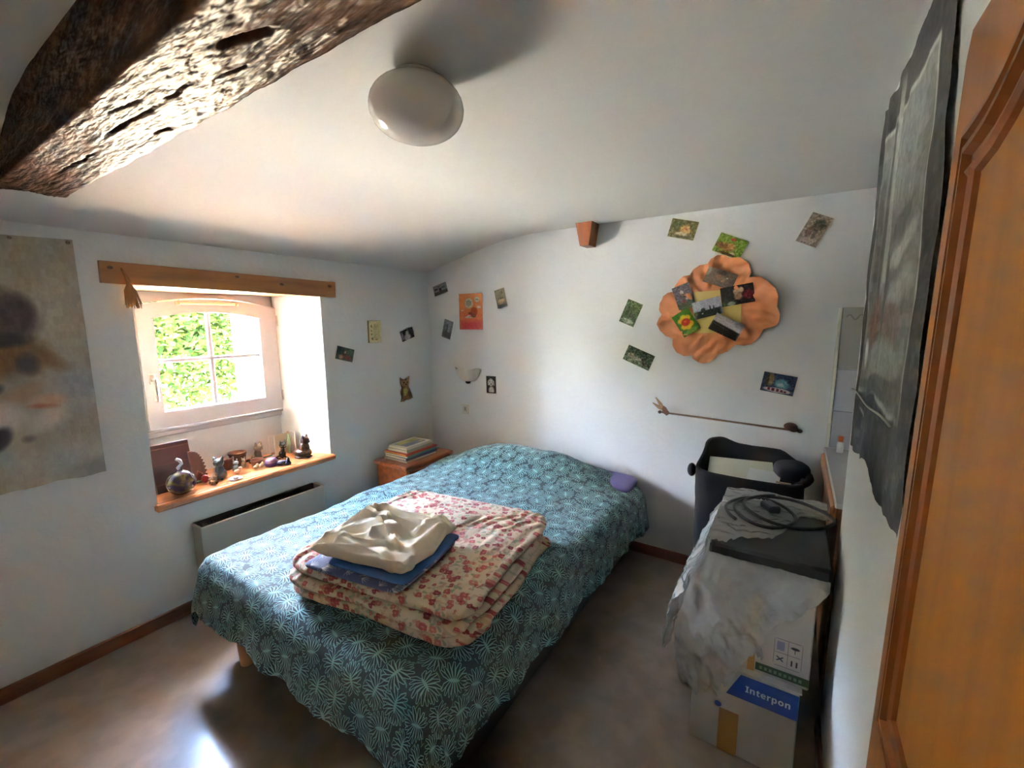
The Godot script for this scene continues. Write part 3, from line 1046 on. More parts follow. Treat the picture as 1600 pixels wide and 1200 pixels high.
# ---------------------------------------------------------------- lamp, wall light, switch, peg
func fittings() -> void:
	var c := Vector3(1.785, 0, 1.888)
	var l := thing("ceiling_lamp", "round milky glass lamp on the ceiling", "ceiling lamp", Vector3(c.x, CEIL, c.z))
	var s := S(true)
	lathe(s, [Vector2(0, 0.0), Vector2(0.056, 0.0), Vector2(0.056, -0.01), Vector2(0, -0.01)], 32)
	obj("base", s, mat(C(206, 202, 186), 0.4), l)
	s = S(true)
	var prof := []
	for i in 23:
		var a := PI / 2 * 0.86 - (PI / 2 * 0.86 + PI / 2) * i / 22.0
		prof.append(Vector2(0.119 * pow(cos(a), 0.85), -0.077 + 0.074 * sin(a)))
	lathe(s, prof, 40)
	obj("globe", s, mat(C(226, 222, 212), 0.06, {"spec": 0.5}), l)
	# wall light: half bowl
	var w := thing("wall_light", "small white shell-shaped wall light above the switch", "wall light", Vector3(0.425, 1.06, 0.0))
	s = S(true)
	var f := func(u: float, v: float) -> Vector3:
		var a := PI * u
		var r := 0.115 * pow(v, 0.55) + 0.008
		var scallop := 0.016 * absf(sin(a * 3.0)) * pow(v, 3)
		r *= 1.0 + 0.05 * absf(sin(a * 6.0)) * v
		return Vector3(cos(a) * r, 0.005 + 0.1 * v * v + scallop, sin(a) * r * 0.72 + 0.001)
	grid(s, 48, 14, f)
	obj("bowl", s, mat(C(206, 204, 194), 0.35, {"two": true, "back": Color(0.4, 0.4, 0.38)}), w)
	s = S(true)
	ell(s, Vector3(0, -0.002, 0.018), Vector3(0.024, 0.013, 0.016))
	obj("finial", s, mat(C(52, 38, 40), 0.5), w)
	s = S()
	rbox(s, Vector3(-0.035, 0.03, 0.0), Vector3(0.035, 0.09, 0.02), 0.004)
	obj("wall_plate", s, mat(C(90, 84, 80), 0.5), w)
	var sw := thing("light_switch", "square cream light switch below the wall light", "switch", Vector3(0.386, 0.833, 0.0))
	s = S()
	rbox(s, Vector3(-0.042, -0.042, 0.0), Vector3(0.042, 0.042, 0.009), 0.004)
	obj("plate", s, mat(C(214, 210, 192), 0.4), sw)
	s = S()
	rbox(s, Vector3(-0.022, -0.022, 0.009), Vector3(0.022, 0.022, 0.013), 0.002)
	obj("rocker", s, mat(C(190, 186, 170), 0.4), sw)
	s = S()
	rbox(s, Vector3(-0.004, -0.014, 0.013), Vector3(0.004, 0.012, 0.0145), 0.001)
	obj("mark", s, mat(C(110, 106, 96), 0.4), sw)
	# wooden corbel block under the ceiling
	s = S()
	var zf := 0.115
	hexa(s, [Vector3(1.437, 2.018, 0.0), Vector3(1.497, 2.018, 0.0), Vector3(1.497, 2.018, zf), Vector3(1.437, 2.018, zf), Vector3(1.405, CEIL + 0.005, 0.0), Vector3(1.52, CEIL + 0.005, 0.0), Vector3(1.52, CEIL + 0.005, zf), Vector3(1.405, CEIL + 0.005, zf)])
	tag(obj("wooden_corbel", s, wood(C(98, 52, 28), C(128, 72, 40), 1, 0.5)), "tapered reddish wood block under the ceiling on the bed wall", "corbel")
	# little rod with ornaments
	var rd := thing("ornamental_rod", "thin wooden rod with carved ends hung on the wall above the black bag", "wall ornament")
	s = S(true)
	tube(s, [Vector3(1.965, 0.983, 0.045), Vector3(2.685, 0.958, 0.045)], 0.0055, 8)
	obj("rod", s, mat(C(120, 92, 64), 0.6), rd)
	for q in [Vector3(1.96, 0.983, 0.045), Vector3(2.69, 0.958, 0.045)]:
		s = S(true)
		ell(s, q, Vector3(0.011, 0.010, 0.010))
		obj("end_knob", s, mat(C(70, 44, 36), 0.5), rd)
	s = S(true)
	ell(s, Vector3(2.645, 0.978, 0.045), Vector3(0.032, 0.022, 0.02))
	ell(s, Vector3(2.66, 0.965, 0.052), Vector3(0.022, 0.014, 0.014))
	obj("carved_shell", s, mat(C(92, 58, 46), 0.5), rd)
	s = S(true)
	ell(s, Vector3(1.99, 1.0, 0.05), Vector3(0.016, 0.03, 0.012), Basis(Vector3.BACK, 0.6))
	ell(s, Vector3(2.0, 0.985, 0.05), Vector3(0.018, 0.014, 0.014))
	obj("carved_bird", s, mat(C(120, 84, 62), 0.6), rd)
	for q in [[1.935, 1.075, 0.055], [1.918, 1.04, 0.06]]:
		s = S(true)
		var a := Vector3(1.995, 0.99, 0.05)
		var b := Vector3(q[0], q[1], q[2])
		tube(s, [a, a.lerp(b, 0.5), b], [0.005, 0.011, 0.003], 8)
		obj("wing", s, mat(C(176, 142, 106), 0.6), rd)
	for x in [2.0, 2.64]:
		s = S()
		box(s, Vector3(x - 0.004, 0.965, 0.0), Vector3(x + 0.004, 0.975, 0.045))
		obj("bracket", s, mat(C(100, 80, 60), 0.6), rd)
	# straw tassel at the lintel
	var t := thing("straw_tassel", "dry straw tassel hanging from the left end of the lintel board", "tassel", Vector3(0.03, 1.80, 2.0))
	var straw := mat(C(140, 102, 62), 0.85)
	s = S(true)
	tube(s, [Vector3(0, 0.0, 0.018), Vector3(0.004, -0.03, 0.008), Vector3(0.006, -0.06, 0.0)], [0.004, 0.006, 0.01], 8)
	obj("cord", s, straw, t)
	s = S(true)
	for i in 46:
		var a := rng.randf() * TAU
		var r := rng.randf_range(0.01, 0.034)
		tube(s, [Vector3(0.006, -0.055, 0), Vector3(0.012 + absf(cos(a)) * r * 0.4, -0.10, sin(a) * r * 0.7), Vector3(0.014 + absf(cos(a)) * r * 0.5, -0.155 - rng.randf() * 0.03, sin(a) * r - 0.006)], 0.0018, 5, false)
	var so := obj("strands", s, straw, t)
	so.set_meta("kind", "stuff")


# ---------------------------------------------------------------- pictures on the walls
# plane: 0 = bed wall (faces +z), 1 = window wall (faces +x). ang in degrees, counter-clockwise as seen
func card(called: String, label: String, cat: String, plane: int, c: Vector2, w: float, h: float, ang: float, pic: Pic, gap := 0.0015, group := "", border := true, rough := 0.35) -> Node3D:
	var at := Vector3(c.x, c.y, gap) if plane == 0 else Vector3(gap, c.y, c.x)
	var o := thing(called, label, cat, at, 0.0 if plane == 0 else PI / 2, group)
	o.rotation = Vector3(0, 0.0 if plane == 0 else PI / 2, deg_to_rad(ang))
	var s := S()
	rbox(s, Vector3(-w / 2, -h / 2, 0), Vector3(w / 2, h / 2, 0.0009), 0.0003)
	obj("paper", s, mat(C(214, 210, 200), 0.5), o)
	s = S()
	var b := 0.0025 if border else 0.0
	quad2(s, Vector3(-w / 2 + b, -h / 2 + b, 0.0013), Vector3(w / 2 - b, -h / 2 + b, 0.0013), Vector3(w / 2 - b, h / 2 - b, 0.0013), Vector3(-w / 2 + b, h / 2 - b, 0.0013), [Vector2(0, 1), Vector2(1, 1), Vector2(1, 0), Vector2(0, 0)])
	obj("print", s, mat(Color(0.84, 0.84, 0.84), rough, {"tex": pic.tex(), "spec": 0.25}), o)
	return o


# list of blobs: [x, y, rx, ry, colour, degrees, softness, square]
func pic(w: int, h: int, base: Color, blobs: Array, grainy := 0.05) -> Pic:
	var p := Pic.new(w, h, base)
	for b in blobs:
		p.blob(b[0], b[1], b[2], b[3], b[4], b[5] if b.size() > 5 else 0.0, b[6] if b.size() > 6 else 0.4, b[7] if b.size() > 7 else false)
	var r := RandomNumberGenerator.new()
	r.seed = w * 7 + blobs.size()
	p.grain(grainy * 1.6, r, 5)
	p.grain(grainy, r, 2)
	p.grain(grainy * 0.5, r, 1)
	return p


func wall_paper_things() -> void:
	var g1 := "picture cards stuck on the walls"
	# window wall
	card("picture_card", "dark card of a red-brown dog among plants, nearest the window", "picture card", 1, Vector2(0.847, 1.327), 0.145, 0.096, -15.3, pic(96, 64, C(58, 72, 60), [[0.2, 0.3, 0.3, 0.4, C(40, 58, 48)], [0.8, 0.3, 0.3, 0.3, C(76, 92, 82)], [0.3, 0.75, 0.16, 0.22, C(170, 130, 110)], [0.48, 0.55, 0.12, 0.4, C(90, 44, 34)], [0.5, 0.35, 0.07, 0.14, C(186, 150, 130)], [0.7, 0.75, 0.26, 0.2, C(110, 44, 36)]]), 0.0015, g1)
	var pl := thing("wooden_plaque", "small yellowed plaque with a deep frame right of the window", "plaque", Vector3(0, 1.476, 0.587))
	pl.rotation = Vector3(0, PI / 2, deg_to_rad(-0.6))
	var s := S()
	rbox(s, Vector3(-0.057, -0.081, 0.0), Vector3(0.057, 0.081, 0.016), 0.002)
	obj("block", s, mat(C(112, 86, 50), 0.6), pl)
	s = S()
	var pp := pic(64, 96, C(206, 190, 138), [[0.62, 0.5, 0.26, 0.38, C(186, 172, 120), 0, 0.1, true], [0.2, 0.25, 0.07, 0.08, C(110, 86, 56)], [0.18, 0.45, 0.06, 0.06, C(120, 96, 60)], [0.2, 0.62, 0.07, 0.05, C(96, 80, 54)], [0.25, 0.82, 0.1, 0.07, C(100, 76, 50)], [0.6, 0.86, 0.12, 0.05, C(130, 100, 60)]], 0.04)
	quad2(s, Vector3(-0.055, -0.079, 0.0168), Vector3(0.055, -0.079, 0.0168), Vector3(0.055, 0.079, 0.0168), Vector3(-0.055, 0.079, 0.0168), [Vector2(0, 1), Vector2(1, 1), Vector2(1, 0), Vector2(0, 0)])
	obj("print", s, mat(Color.WHITE, 0.5, {"tex": pp.tex()}), pl)
	card("picture_card", "tilted card of a white rabbit on black, left of the room corner", "picture card", 1, Vector2(0.255, 1.447), 0.144, 0.09, 16.3, pic(96, 64, C(34, 32, 38), [[0.45, 0.75, 0.34, 0.4, C(196, 188, 186)], [0.5, 0.35, 0.18, 0.25, C(214, 206, 200)], [0.6, 0.1, 0.06, 0.2, C(190, 180, 176)], [0.1, 0.5, 0.1, 0.5, C(150, 146, 150)]]), 0.0015, g1)
	# kitten cut-out
	var kt := thing("kitten_cutout", "cut-out picture of a tabby kitten near the corner above the nightstand", "picture", Vector3(0.0015, 1.008, 0.293), PI / 2)
	s = S()
	var outl := [Vector2(-0.062, 0.10), Vector2(-0.035, 0.078), Vector2(0.0, 0.082), Vector2(0.04, 0.102), Vector2(0.038, 0.05), Vector2(0.03, 0.018), Vector2(0.05, -0.03), Vector2(0.072, -0.085), Vector2(0.02, -0.095), Vector2(-0.01, -0.088), Vector2(-0.03, -0.10), Vector2(-0.065, -0.10), Vector2(-0.05, -0.06), Vector2(-0.062, -0.02), Vector2(-0.045, 0.02), Vector2(-0.058, 0.05)]
	var pts := []
	for q in outl:
		pts.append(Vector3(q.x, q.y, 0))
	prism(s, pts, Vector3(0, 0, 0.0012))
	var km := mat(Color.WHITE, 0.5, {"tex": pic(96, 128, C(150, 104, 56), [[0.5, 0.28, 0.34, 0.16, C(176, 128, 74)], [0.4, 0.25, 0.04, 0.03, C(40, 30, 20)], [0.58, 0.25, 0.04, 0.03, C(40, 30, 20)], [0.5, 0.33, 0.05, 0.03, C(90, 60, 50)], [0.45, 0.6, 0.16, 0.18, C(206, 178, 96)], [0.7, 0.7, 0.12, 0.22, C(104, 76, 44)], [0.3, 0.65, 0.08, 0.2, C(110, 80, 44)], [0.5, 0.15, 0.05, 0.05, C(90, 60, 40)]]).tex(), "tri": Vector3(1, 1, 1) * 4.7, "world": false})
	km.uv1_offset = Vector3(0.5, 0.5, 0)
	obj("print", s, km, kt)
	# bed wall, corner group
	card("picture_card", "grey landscape card nearest the ceiling in the room corner", "picture card", 0, Vector2(0.142, 1.811), 0.154, 0.087, 14.5, pic(96, 64, C(150, 152, 150), [[0.5, 0.55, 0.12, 0.25, C(50, 52, 54)], [0.5, 0.85, 0.6, 0.2, C(76, 78, 74), 0, 0.3, true], [0.2, 0.4, 0.16, 0.12, C(70, 76, 72)], [0.75, 0.4, 0.2, 0.1, C(90, 96, 92)], [0.45, 0.2, 0.15, 0.06, C(110, 112, 112)]]), 0.0015, g1)
	var op := pic(128, 160, C(228, 140, 84), [[0.5, 0.2, 0.6, 0.3, C(232, 148, 80), 0, 1.0], [0.5, 0.62, 0.7, 0.12, C(222, 110, 80), 0, 1.0], [0.5, 0.9, 0.7, 0.22, C(198, 68, 78), 0, 0.7, true], [0.42, 0.27, 0.19, 0.15, C(214, 208, 176), 0, 0.1], [0.77, 0.17, 0.11, 0.08, C(222, 214, 190), 0, 0.1], [0.85, 0.38, 0.11, 0.04, C(236, 220, 200)], [0.14, 0.46, 0.07, 0.03, C(236, 220, 200)], [0.64, 0.5, 0.16, 0.13, C(160, 76, 44), 0, 0.2], [0.5, 0.56, 0.14, 0.05, C(120, 60, 50), 20], [0.45, 0.66, 0.3, 0.03, C(196, 200, 208)], [0.62, 0.62, 0.12, 0.06, C(120, 72, 60)], [0.4, 0.62, 0.12, 0.02, C(220, 222, 226), -20]], 0.03)
	for k in 5:
		op.blob(0.42, 0.19 + 0.038 * k, [0.05, 0.13, 0.12, 0.11, 0.04][k], 0.008, C(96, 92, 70), 0, 0.2, true)
	op.blob(0.77, 0.17, 0.06, 0.012, C(110, 100, 80), 0, 0.2, true)
	card("small_poster", "orange poster with speech bubbles above the wall light", "poster", 0, Vector2(0.457, 1.623), 0.235, 0.282, 0.1, op, 0.0015, "", false)
	card("picture_card", "upright card of two dogs just right of the orange poster", "picture card", 0, Vector2(0.747, 1.717), 0.097, 0.144, 13.4, pic(64, 96, C(120, 116, 92), [[0.5, 0.2, 0.5, 0.25, C(140, 134, 108), 0, 0.5, true], [0.5, 0.62, 0.4, 0.12, C(206, 178, 140)], [0.45, 0.75, 0.25, 0.12, C(176, 142, 110)], [0.5, 0.92, 0.6, 0.12, C(60, 56, 50), 0, 0.5, true], [0.7, 0.2, 0.1, 0.1, C(90, 80, 66)], [0.55, 0.5, 0.2, 0.06, C(80, 66, 52)]]), 0.0015, g1)
	card("picture_card", "tilted dark grey card left of the orange poster's lower edge", "picture card", 0, Vector2(0.208, 1.483), 0.102, 0.156, -15.9, pic(64, 96, C(96, 100, 104), [[0.5, 0.15, 0.5, 0.15, C(128, 132, 132), 0, 0.5, true], [0.4, 0.5, 0.12, 0.3, C(60, 64, 70), 0, 0.2, true], [0.65, 0.4, 0.1, 0.3, C(130, 134, 136), 0, 0.2, true], [0.5, 0.8, 0.5, 0.2, C(50, 52, 56), 0, 0.4, true], [0.3, 0.45, 0.06, 0.1, C(160, 164, 164)]]), 0.0015, g1)
	card("picture_card", "black and white portrait card of a white puppy by the wall light", "picture card", 0, Vector2(0.646, 1.051), 0.099, 0.141, 1.3, pic(64, 96, C(46, 46, 48), [[0.5, 0.85, 0.34, 0.3, C(210, 208, 204), 0, 0.3], [0.48, 0.36, 0.3, 0.26, C(222, 220, 216), 0, 0.3], [0.22, 0.4, 0.1, 0.2, C(190, 188, 184)], [0.76, 0.4, 0.1, 0.2, C(180, 178, 174)], [0.38, 0.34, 0.05, 0.035, C(20, 20, 20)], [0.6, 0.34, 0.05, 0.035, C(20, 20, 20)], [0.48, 0.46, 0.07, 0.05, C(24, 24, 24)], [0.5, 0.98, 0.5, 0.04, C(70, 60, 56), 0, 0.1, true]]), 0.0015, g1)
	# bed wall, right group
	card("picture_card", "upright tilted card of figures under trees, left of the paper flower", "picture card", 0, Vector2(1.745, 1.592), 0.107, 0.155, -22.6, pic(64, 96, C(64, 84, 56), [[0.5, 0.2, 0.5, 0.25, C(92, 108, 72), 0, 0.6], [0.25, 0.4, 0.1, 0.35, C(34, 46, 34)], [0.5, 0.55, 0.08, 0.14, C(30, 34, 30)], [0.65, 0.6, 0.08, 0.14, C(44, 46, 44)], [0.5, 0.85, 0.5, 0.15, C(150, 160, 140)], [0.8, 0.7, 0.14, 0.12, C(46, 60, 42)]], 0.12), 0.0015, g1)
	card("picture_card", "tilted card of a meadow scene below and left of the paper flower", "picture card", 0, Vector2(1.804, 1.311), 0.186, 0.106, -22.3, pic(96, 64, C(84, 100, 78), [[0.5, 0.2, 0.5, 0.25, C(56, 72, 54), 0, 0.5, true], [0.4, 0.6, 0.3, 0.14, C(186, 178, 166)], [0.7, 0.55, 0.1, 0.2, C(60, 50, 44)], [0.5, 0.85, 0.5, 0.16, C(130, 140, 116)], [0.2, 0.5, 0.14, 0.12, C(160, 150, 130)], [0.8, 0.75, 0.12, 0.12, C(70, 60, 48)]], 0.12), 0.0015, g1)
	card("picture_card", "card of an orange hamster, topmost left of the right wall group", "picture card", 0, Vector2(2.037, 2.069), 0.157, 0.108, -15.3, pic(96, 64, C(110, 104, 70), [[0.3, 0.3, 0.3, 0.3, C(76, 84, 54)], [0.6, 0.5, 0.28, 0.3, C(226, 176, 116)], [0.68, 0.42, 0.12, 0.14, C(240, 200, 150)], [0.62, 0.45, 0.05, 0.06, C(200, 70, 50)], [0.5, 0.75, 0.3, 0.12, C(220, 206, 170)], [0.85, 0.3, 0.14, 0.25, C(90, 90, 60)]], 0.1), 0.0015, g1)
	card("picture_card", "card of a tawny calf on grass touching the top of the paper flower", "picture card", 0, Vector2(2.292, 1.95), 0.159, 0.108, -24.8, pic(96, 64, C(112, 140, 54), [[0.4, 0.6, 0.34, 0.26, C(140, 100, 60)], [0.55, 0.5, 0.16, 0.2, C(186, 142, 92)], [0.5, 0.15, 0.1, 0.08, C(190, 50, 50)], [0.15, 0.6, 0.16, 0.2, C(110, 76, 50)], [0.7, 0.85, 0.1, 0.14, C(210, 196, 170)], [0.5, 0.92, 0.4, 0.08, C(90, 66, 40)]], 0.08), 0.004, g1)
	card("picture_card", "torn card of dark animals in the top right of the bed wall", "picture card", 0, Vector2(2.674, 1.992), 0.103, 0.154, -26.1, pic(64, 96, C(150, 136, 124), [[0.6, 0.3, 0.34, 0.2, C(50, 56, 46)], [0.5, 0.45, 0.24, 0.16, C(80, 68, 62)], [0.3, 0.6, 0.16, 0.2, C(96, 78, 74)], [0.5, 0.85, 0.4, 0.1, C(176, 160, 150)], [0.6, 0.65, 0.1, 0.16, C(70, 62, 60)]], 0.08), 0.006, g1)
	card("picture_card", "card of a pale blue bear and lettering below and right of the paper flower", "picture card", 0, Vector2(2.573, 1.199), 0.162, 0.111, -8.5, pic(96, 64, C(56, 72, 104), [[0.25, 0.35, 0.12, 0.4, C(150, 134, 100)], [0.15, 0.4, 0.06, 0.4, C(70, 60, 50)], [0.6, 0.5, 0.28, 0.3, C(124, 176, 190)], [0.58, 0.55, 0.12, 0.12, C(190, 214, 220)], [0.85, 0.3, 0.12, 0.2, C(50, 60, 90)], [0.5, 0.85, 0.46, 0.14, C(206, 196, 196), 0, 0.2], [0.25, 0.83, 0.04, 0.08, C(120, 40, 50), 0, 0.2, true], [0.38, 0.84, 0.05, 0.08, C(110, 40, 50), 0, 0.2, true], [0.52, 0.85, 0.04, 0.08, C(110, 40, 60), 0, 0.2, true], [0.64, 0.86, 0.04, 0.07, C(120, 44, 60), 0, 0.2, true], [0.75, 0.88, 0.04, 0.05, C(110, 40, 60), 0, 0.2, true]]), 0.0015, g1)
	# crumpled paper flower
	var op2 := [[2.293, 1.886], [2.345, 1.885], [2.392, 1.849], [2.407, 1.80], [2.40, 1.775], [2.45, 1.775], [2.487, 1.748], [2.525, 1.71], [2.542, 1.667], [2.539, 1.615], [2.555, 1.575], [2.555, 1.54], [2.543, 1.512], [2.484, 1.494], [2.465, 1.45], [2.43, 1.41], [2.396, 1.402], [2.355, 1.407], [2.33, 1.385], [2.312, 1.365], [2.263, 1.346], [2.25, 1.325], [2.225, 1.304], [2.19, 1.293], [2.161, 1.298], [2.135, 1.318], [2.127, 1.338], [2.08, 1.333], [2.035, 1.352], [2.01, 1.395], [2.012, 1.435], [1.97, 1.45], [1.934, 1.482], [1.916, 1.52], [1.922, 1.555], [1.94, 1.579], [1.92, 1.61], [1.925, 1.65], [1.945, 1.69], [1.97, 1.707], [2.005, 1.717], [2.01, 1.75], [2.03, 1.78], [2.06, 1.80], [2.09, 1.805], [2.105, 1.835], [2.14, 1.858], [2.184, 1.862], [2.20, 1.89], [2.235, 1.905], [2.27, 1.902]]
	s = S(true)
	var no := op2.size()
	var cen := Vector2(2.237, 1.60)
	var nf := FastNoiseLite.new()
	nf.seed = 12
	nf.frequency = 1.0
	nf.fractal_octaves = 3
	var ff := func(u: float, v: float) -> Vector3:
		var k := u * no
		var a: Array = op2[int(k) % no]
		var b: Array = op2[(int(k) + 1) % no]
		var q := Vector2(a[0], a[1]).lerp(Vector2(b[0], b[1]), k - floor(k))
		q = cen.lerp(q, v)
		var lift := 0.006 + 0.022 * smoothstep(0.4, 1.0, v) * smoothstep(2.25, 2.55, q.x) * smoothstep(1.45, 1.65, q.y)
		var cr := absf(nf.get_noise_2d(q.x * 7, q.y * 7)) * 0.045 + nf.get_noise_2d(q.x * 16, q.y * 16) * 0.007
		return Vector3(q.x, q.y, maxf(0.002, lift + cr * smoothstep(0.35, 0.6, v)))
	grid(s, no * 3, 22, ff)
	tag(obj("paper_flower", s, mat(C(208, 136, 90), 0.85, {"two": true, "back": Color(0.15, 0.08, 0.04)})), "large crumpled orange paper flower on the bed wall", "paper flower")
	var g2 := "photographs on the paper flower"
	s = S(true)
	var yf := func(u: float, v: float) -> Vector3:
		var q := Vector2((u - 0.5) * 0.245, (v - 0.5) * 0.238).rotated(deg_to_rad(2.4))
		return Vector3(2.247 + q.x, 1.592 + q.y, 0.0215 + nf.get_noise_2d(q.x * 22, q.y * 22) * 0.003)
	grid(s, 24, 24, yf)
	tag(obj("yellow_paper", s, mat(C(206, 180, 104), 0.85, {"two": true})), "crumpled yellow paper square in the middle of the orange flower", "paper")
	card("photograph", "grey photograph of a person's shoulders at the top of the orange flower", "photograph", 0, Vector2(2.255, 1.777), 0.161, 0.088, -20.4, pic(96, 64, C(92, 84, 78), [[0.42, 0.45, 0.14, 0.3, C(134, 108, 94)], [0.3, 0.8, 0.3, 0.3, C(110, 98, 90)], [0.72, 0.4, 0.03, 0.04, C(206, 204, 200)], [0.5, 0.15, 0.2, 0.2, C(60, 52, 50)], [0.05, 0.2, 0.1, 0.4, C(150, 142, 134)]], 0.04), 0.028, g2, false)
	card("photograph", "photograph of a small dressed figure on paving, left on the orange flower", "photograph", 0, Vector2(2.067, 1.68), 0.10, 0.145, 20.9, pic(64, 96, C(96, 92, 106), [[0.5, 0.85, 0.5, 0.2, C(66, 74, 56), 0, 0.3, true], [0.45, 0.3, 0.12, 0.12, C(206, 196, 190)], [0.45, 0.5, 0.16, 0.16, C(80, 66, 66)], [0.42, 0.68, 0.12, 0.1, C(130, 60, 60)], [0.62, 0.6, 0.08, 0.05, C(206, 200, 196)]], 0.08), 0.028, g2, false)
	card("photograph", "dark photograph of two people embracing, right on the orange flower", "photograph", 0, Vector2(2.347, 1.681), 0.165, 0.105, 9.3, pic(96, 64, C(24, 22, 24), [[0.48, 0.3, 0.12, 0.2, C(190, 156, 130)], [0.62, 0.25, 0.1, 0.18, C(206, 178, 150)], [0.52, 0.55, 0.16, 0.25, C(150, 122, 100)], [0.82, 0.55, 0.2, 0.3, C(96, 24, 44)], [0.3, 0.9, 0.16, 0.14, C(130, 140, 130)], [0.08, 0.9, 0.1, 0.14, C(50, 76, 40)]], 0.05), 0.030, g2, false)
	card("photograph", "photograph of dark rooftops under a pale sky in the flower's middle", "photograph", 0, Vector2(2.197, 1.613), 0.152, 0.10, 14.4, pic(96, 64, C(186, 186, 196), [[0.5, 0.85, 0.5, 0.28, C(34, 40, 34), 0, 0.2, true], [0.35, 0.55, 0.1, 0.14, C(50, 56, 50)], [0.6, 0.55, 0.03, 0.2, C(44, 48, 44)], [0.72, 0.6, 0.03, 0.2, C(44, 48, 44)], [0.15, 0.25, 0.15, 0.25, C(206, 206, 206), 0, 0.1, true], [0.3, 0.75, 0.04, 0.04, C(170, 176, 170)], [0.06, 0.7, 0.1, 0.14, C(96, 116, 70)]], 0.04), 0.032, g2, false)
	card("photograph", "green card with a yellow and red blossom, lowest left on the orange flower", "photograph", 0, Vector2(2.086, 1.531), 0.105, 0.141, 33.5, pic(64, 96, C(60, 110, 36), [[0.5, 0.9, 0.5, 0.12, C(110, 150, 70)], [0.3, 0.35, 0.2, 0.14, C(240, 200, 60)], [0.7, 0.35, 0.2, 0.14, C(236, 190, 50)], [0.3, 0.62, 0.2, 0.15, C(240, 200, 60)], [0.7, 0.62, 0.2, 0.15, C(230, 180, 46)], [0.5, 0.26, 0.2, 0.14, C(244, 210, 80)], [0.5, 0.72, 0.2, 0.12, C(240, 200, 60)], [0.5, 0.48, 0.26, 0.17, C(176, 40, 30), 0, 0.2], [0.5, 0.45, 0.1, 0.06, C(220, 110, 70)]], 0.03), 0.034, g2, false)
	card("photograph", "photograph of a black hillside under pale fog, lowest right on the orange flower", "photograph", 0, Vector2(2.302, 1.506), 0.163, 0.099, -26.2, pic(96, 64, C(190, 184, 186), [[0.5, 0.8, 0.55, 0.34, C(22, 20, 20), 4, 0.2, true], [0.85, 0.2, 0.2, 0.2, C(170, 164, 168)], [0.3, 0.6, 0.4, 0.05, C(60, 56, 56), 6]], 0.03), 0.034, g2, false)
	left_poster()
	right_poster()


func left_poster() -> void:
	# the picture runs on out of view; positions below are fractions of the part in view
	var blobs := []
	for b in [[0.5, 0.1, 0.9, 0.2, C(150, 140, 122), 0, 0.8], [0.8, 0.3, 0.4, 0.3, C(166, 158, 142), 0, 0.9], [0.85, 0.62, 0.5, 0.15, C(152, 150, 148), 0, 0.9], [0.6, 0.9, 0.9, 0.1, C(168, 162, 150), 0, 0.8], [0.15, 0.46, 0.55, 0.12, C(104, 74, 50), 0, 0.5], [0.55, 0.47, 0.3, 0.05, C(116, 88, 62), 20, 0.6], [0.10, 0.285, 0.55, 0.135, C(66, 54, 54), 10, 0.45], [0.38, 0.31, 0.22, 0.10, C(64, 52, 55), -20, 0.45], [0.0, 0.33, 0.3, 0.1, C(60, 48, 48), 0, 0.5], [0.15, 0.40, 0.4, 0.04, C(34, 28, 30), 0, 0.5], [0.42, 0.50, 0.14, 0.055, C(52, 42, 42), 10, 0.6], [0.06, 0.60, 0.16, 0.03, C(26, 20, 22), -12, 0.5], [0.30, 0.62, 0.28, 0.05, C(150, 122, 98), -12, 0.7], [0.14, 0.71, 0.24, 0.08, C(196, 184, 174), -6, 0.5], [0.06, 0.79, 0.17, 0.05, C(28, 22, 30), -20, 0.4], [0.55, 0.655, 0.22, 0.04, C(190, 152, 126), 0, 0.6], [0.50, 0.675, 0.18, 0.012, C(150, 88, 66), 4, 0.5], [0.52, 0.73, 0.24, 0.06, C(198, 178, 158), -12, 0.6], [0.32, 0.80, 0.08, 0.02, C(84, 70, 70), 0, 0.7], [0.9, 0.97, 0.3, 0.05, C(126, 124, 118), -8, 0.7], [0.2, 0.35, 0.1, 0.03, C(70, 58, 58), 30, 0.8]]:
		blobs.append([0.49 + 0.51 * b[0], b[1], 0.51 * b[2], b[3], b[4], b[5], b[6]])
	blobs.append([0.2, 0.45, 0.3, 0.25, C(70, 56, 50), 0, 0.6])
	var p := pic(200, 160, C(156, 146, 128), blobs, 0.015)
	var s := S(true)
	var n := noise
	# top edge 1.90, right edge z = 2.162; the picture runs on out of view to the left
	var f := func(u: float, v: float) -> Vector3:
		var z := lerpf(2.80, 2.162, u)
		var y := lerpf(0.876, 1.906 - 0.026 * (1 - u), v)
		return Vector3(0.004 + 0.003 * n.get_noise_2d(z * 4, y * 4) + (0.012 if v < 0.04 else 0.0) * absf(n.get_noise_1d(z * 9)), y + 0.008 * n.get_noise_1d(z * 8) * (1.0 if v < 0.02 else 0.0), z)
	grid(s, 40, 60, f, func(u, v): return Vector2(1.0 - (1.0 - u) * 1.0, 1.0 - v))
	var t := thing("puppy_poster", "large faded poster of sleeping puppies left of the window", "poster")
	obj("sheet", s, mat(Color.WHITE, 0.6, {"tex": p.tex(), "two": true}), t)
	for z in [2.178, 2.345, 2.78]:
		s = S(true)
		ell(s, Vector3(0.009, 1.893 - (z - 2.178) * 0.03, z), Vector3(0.003, 0.006, 0.006))
		obj("drawing_pin", s, mat(C(120, 108, 92), 0.4, {"metal": 0.6}), t)


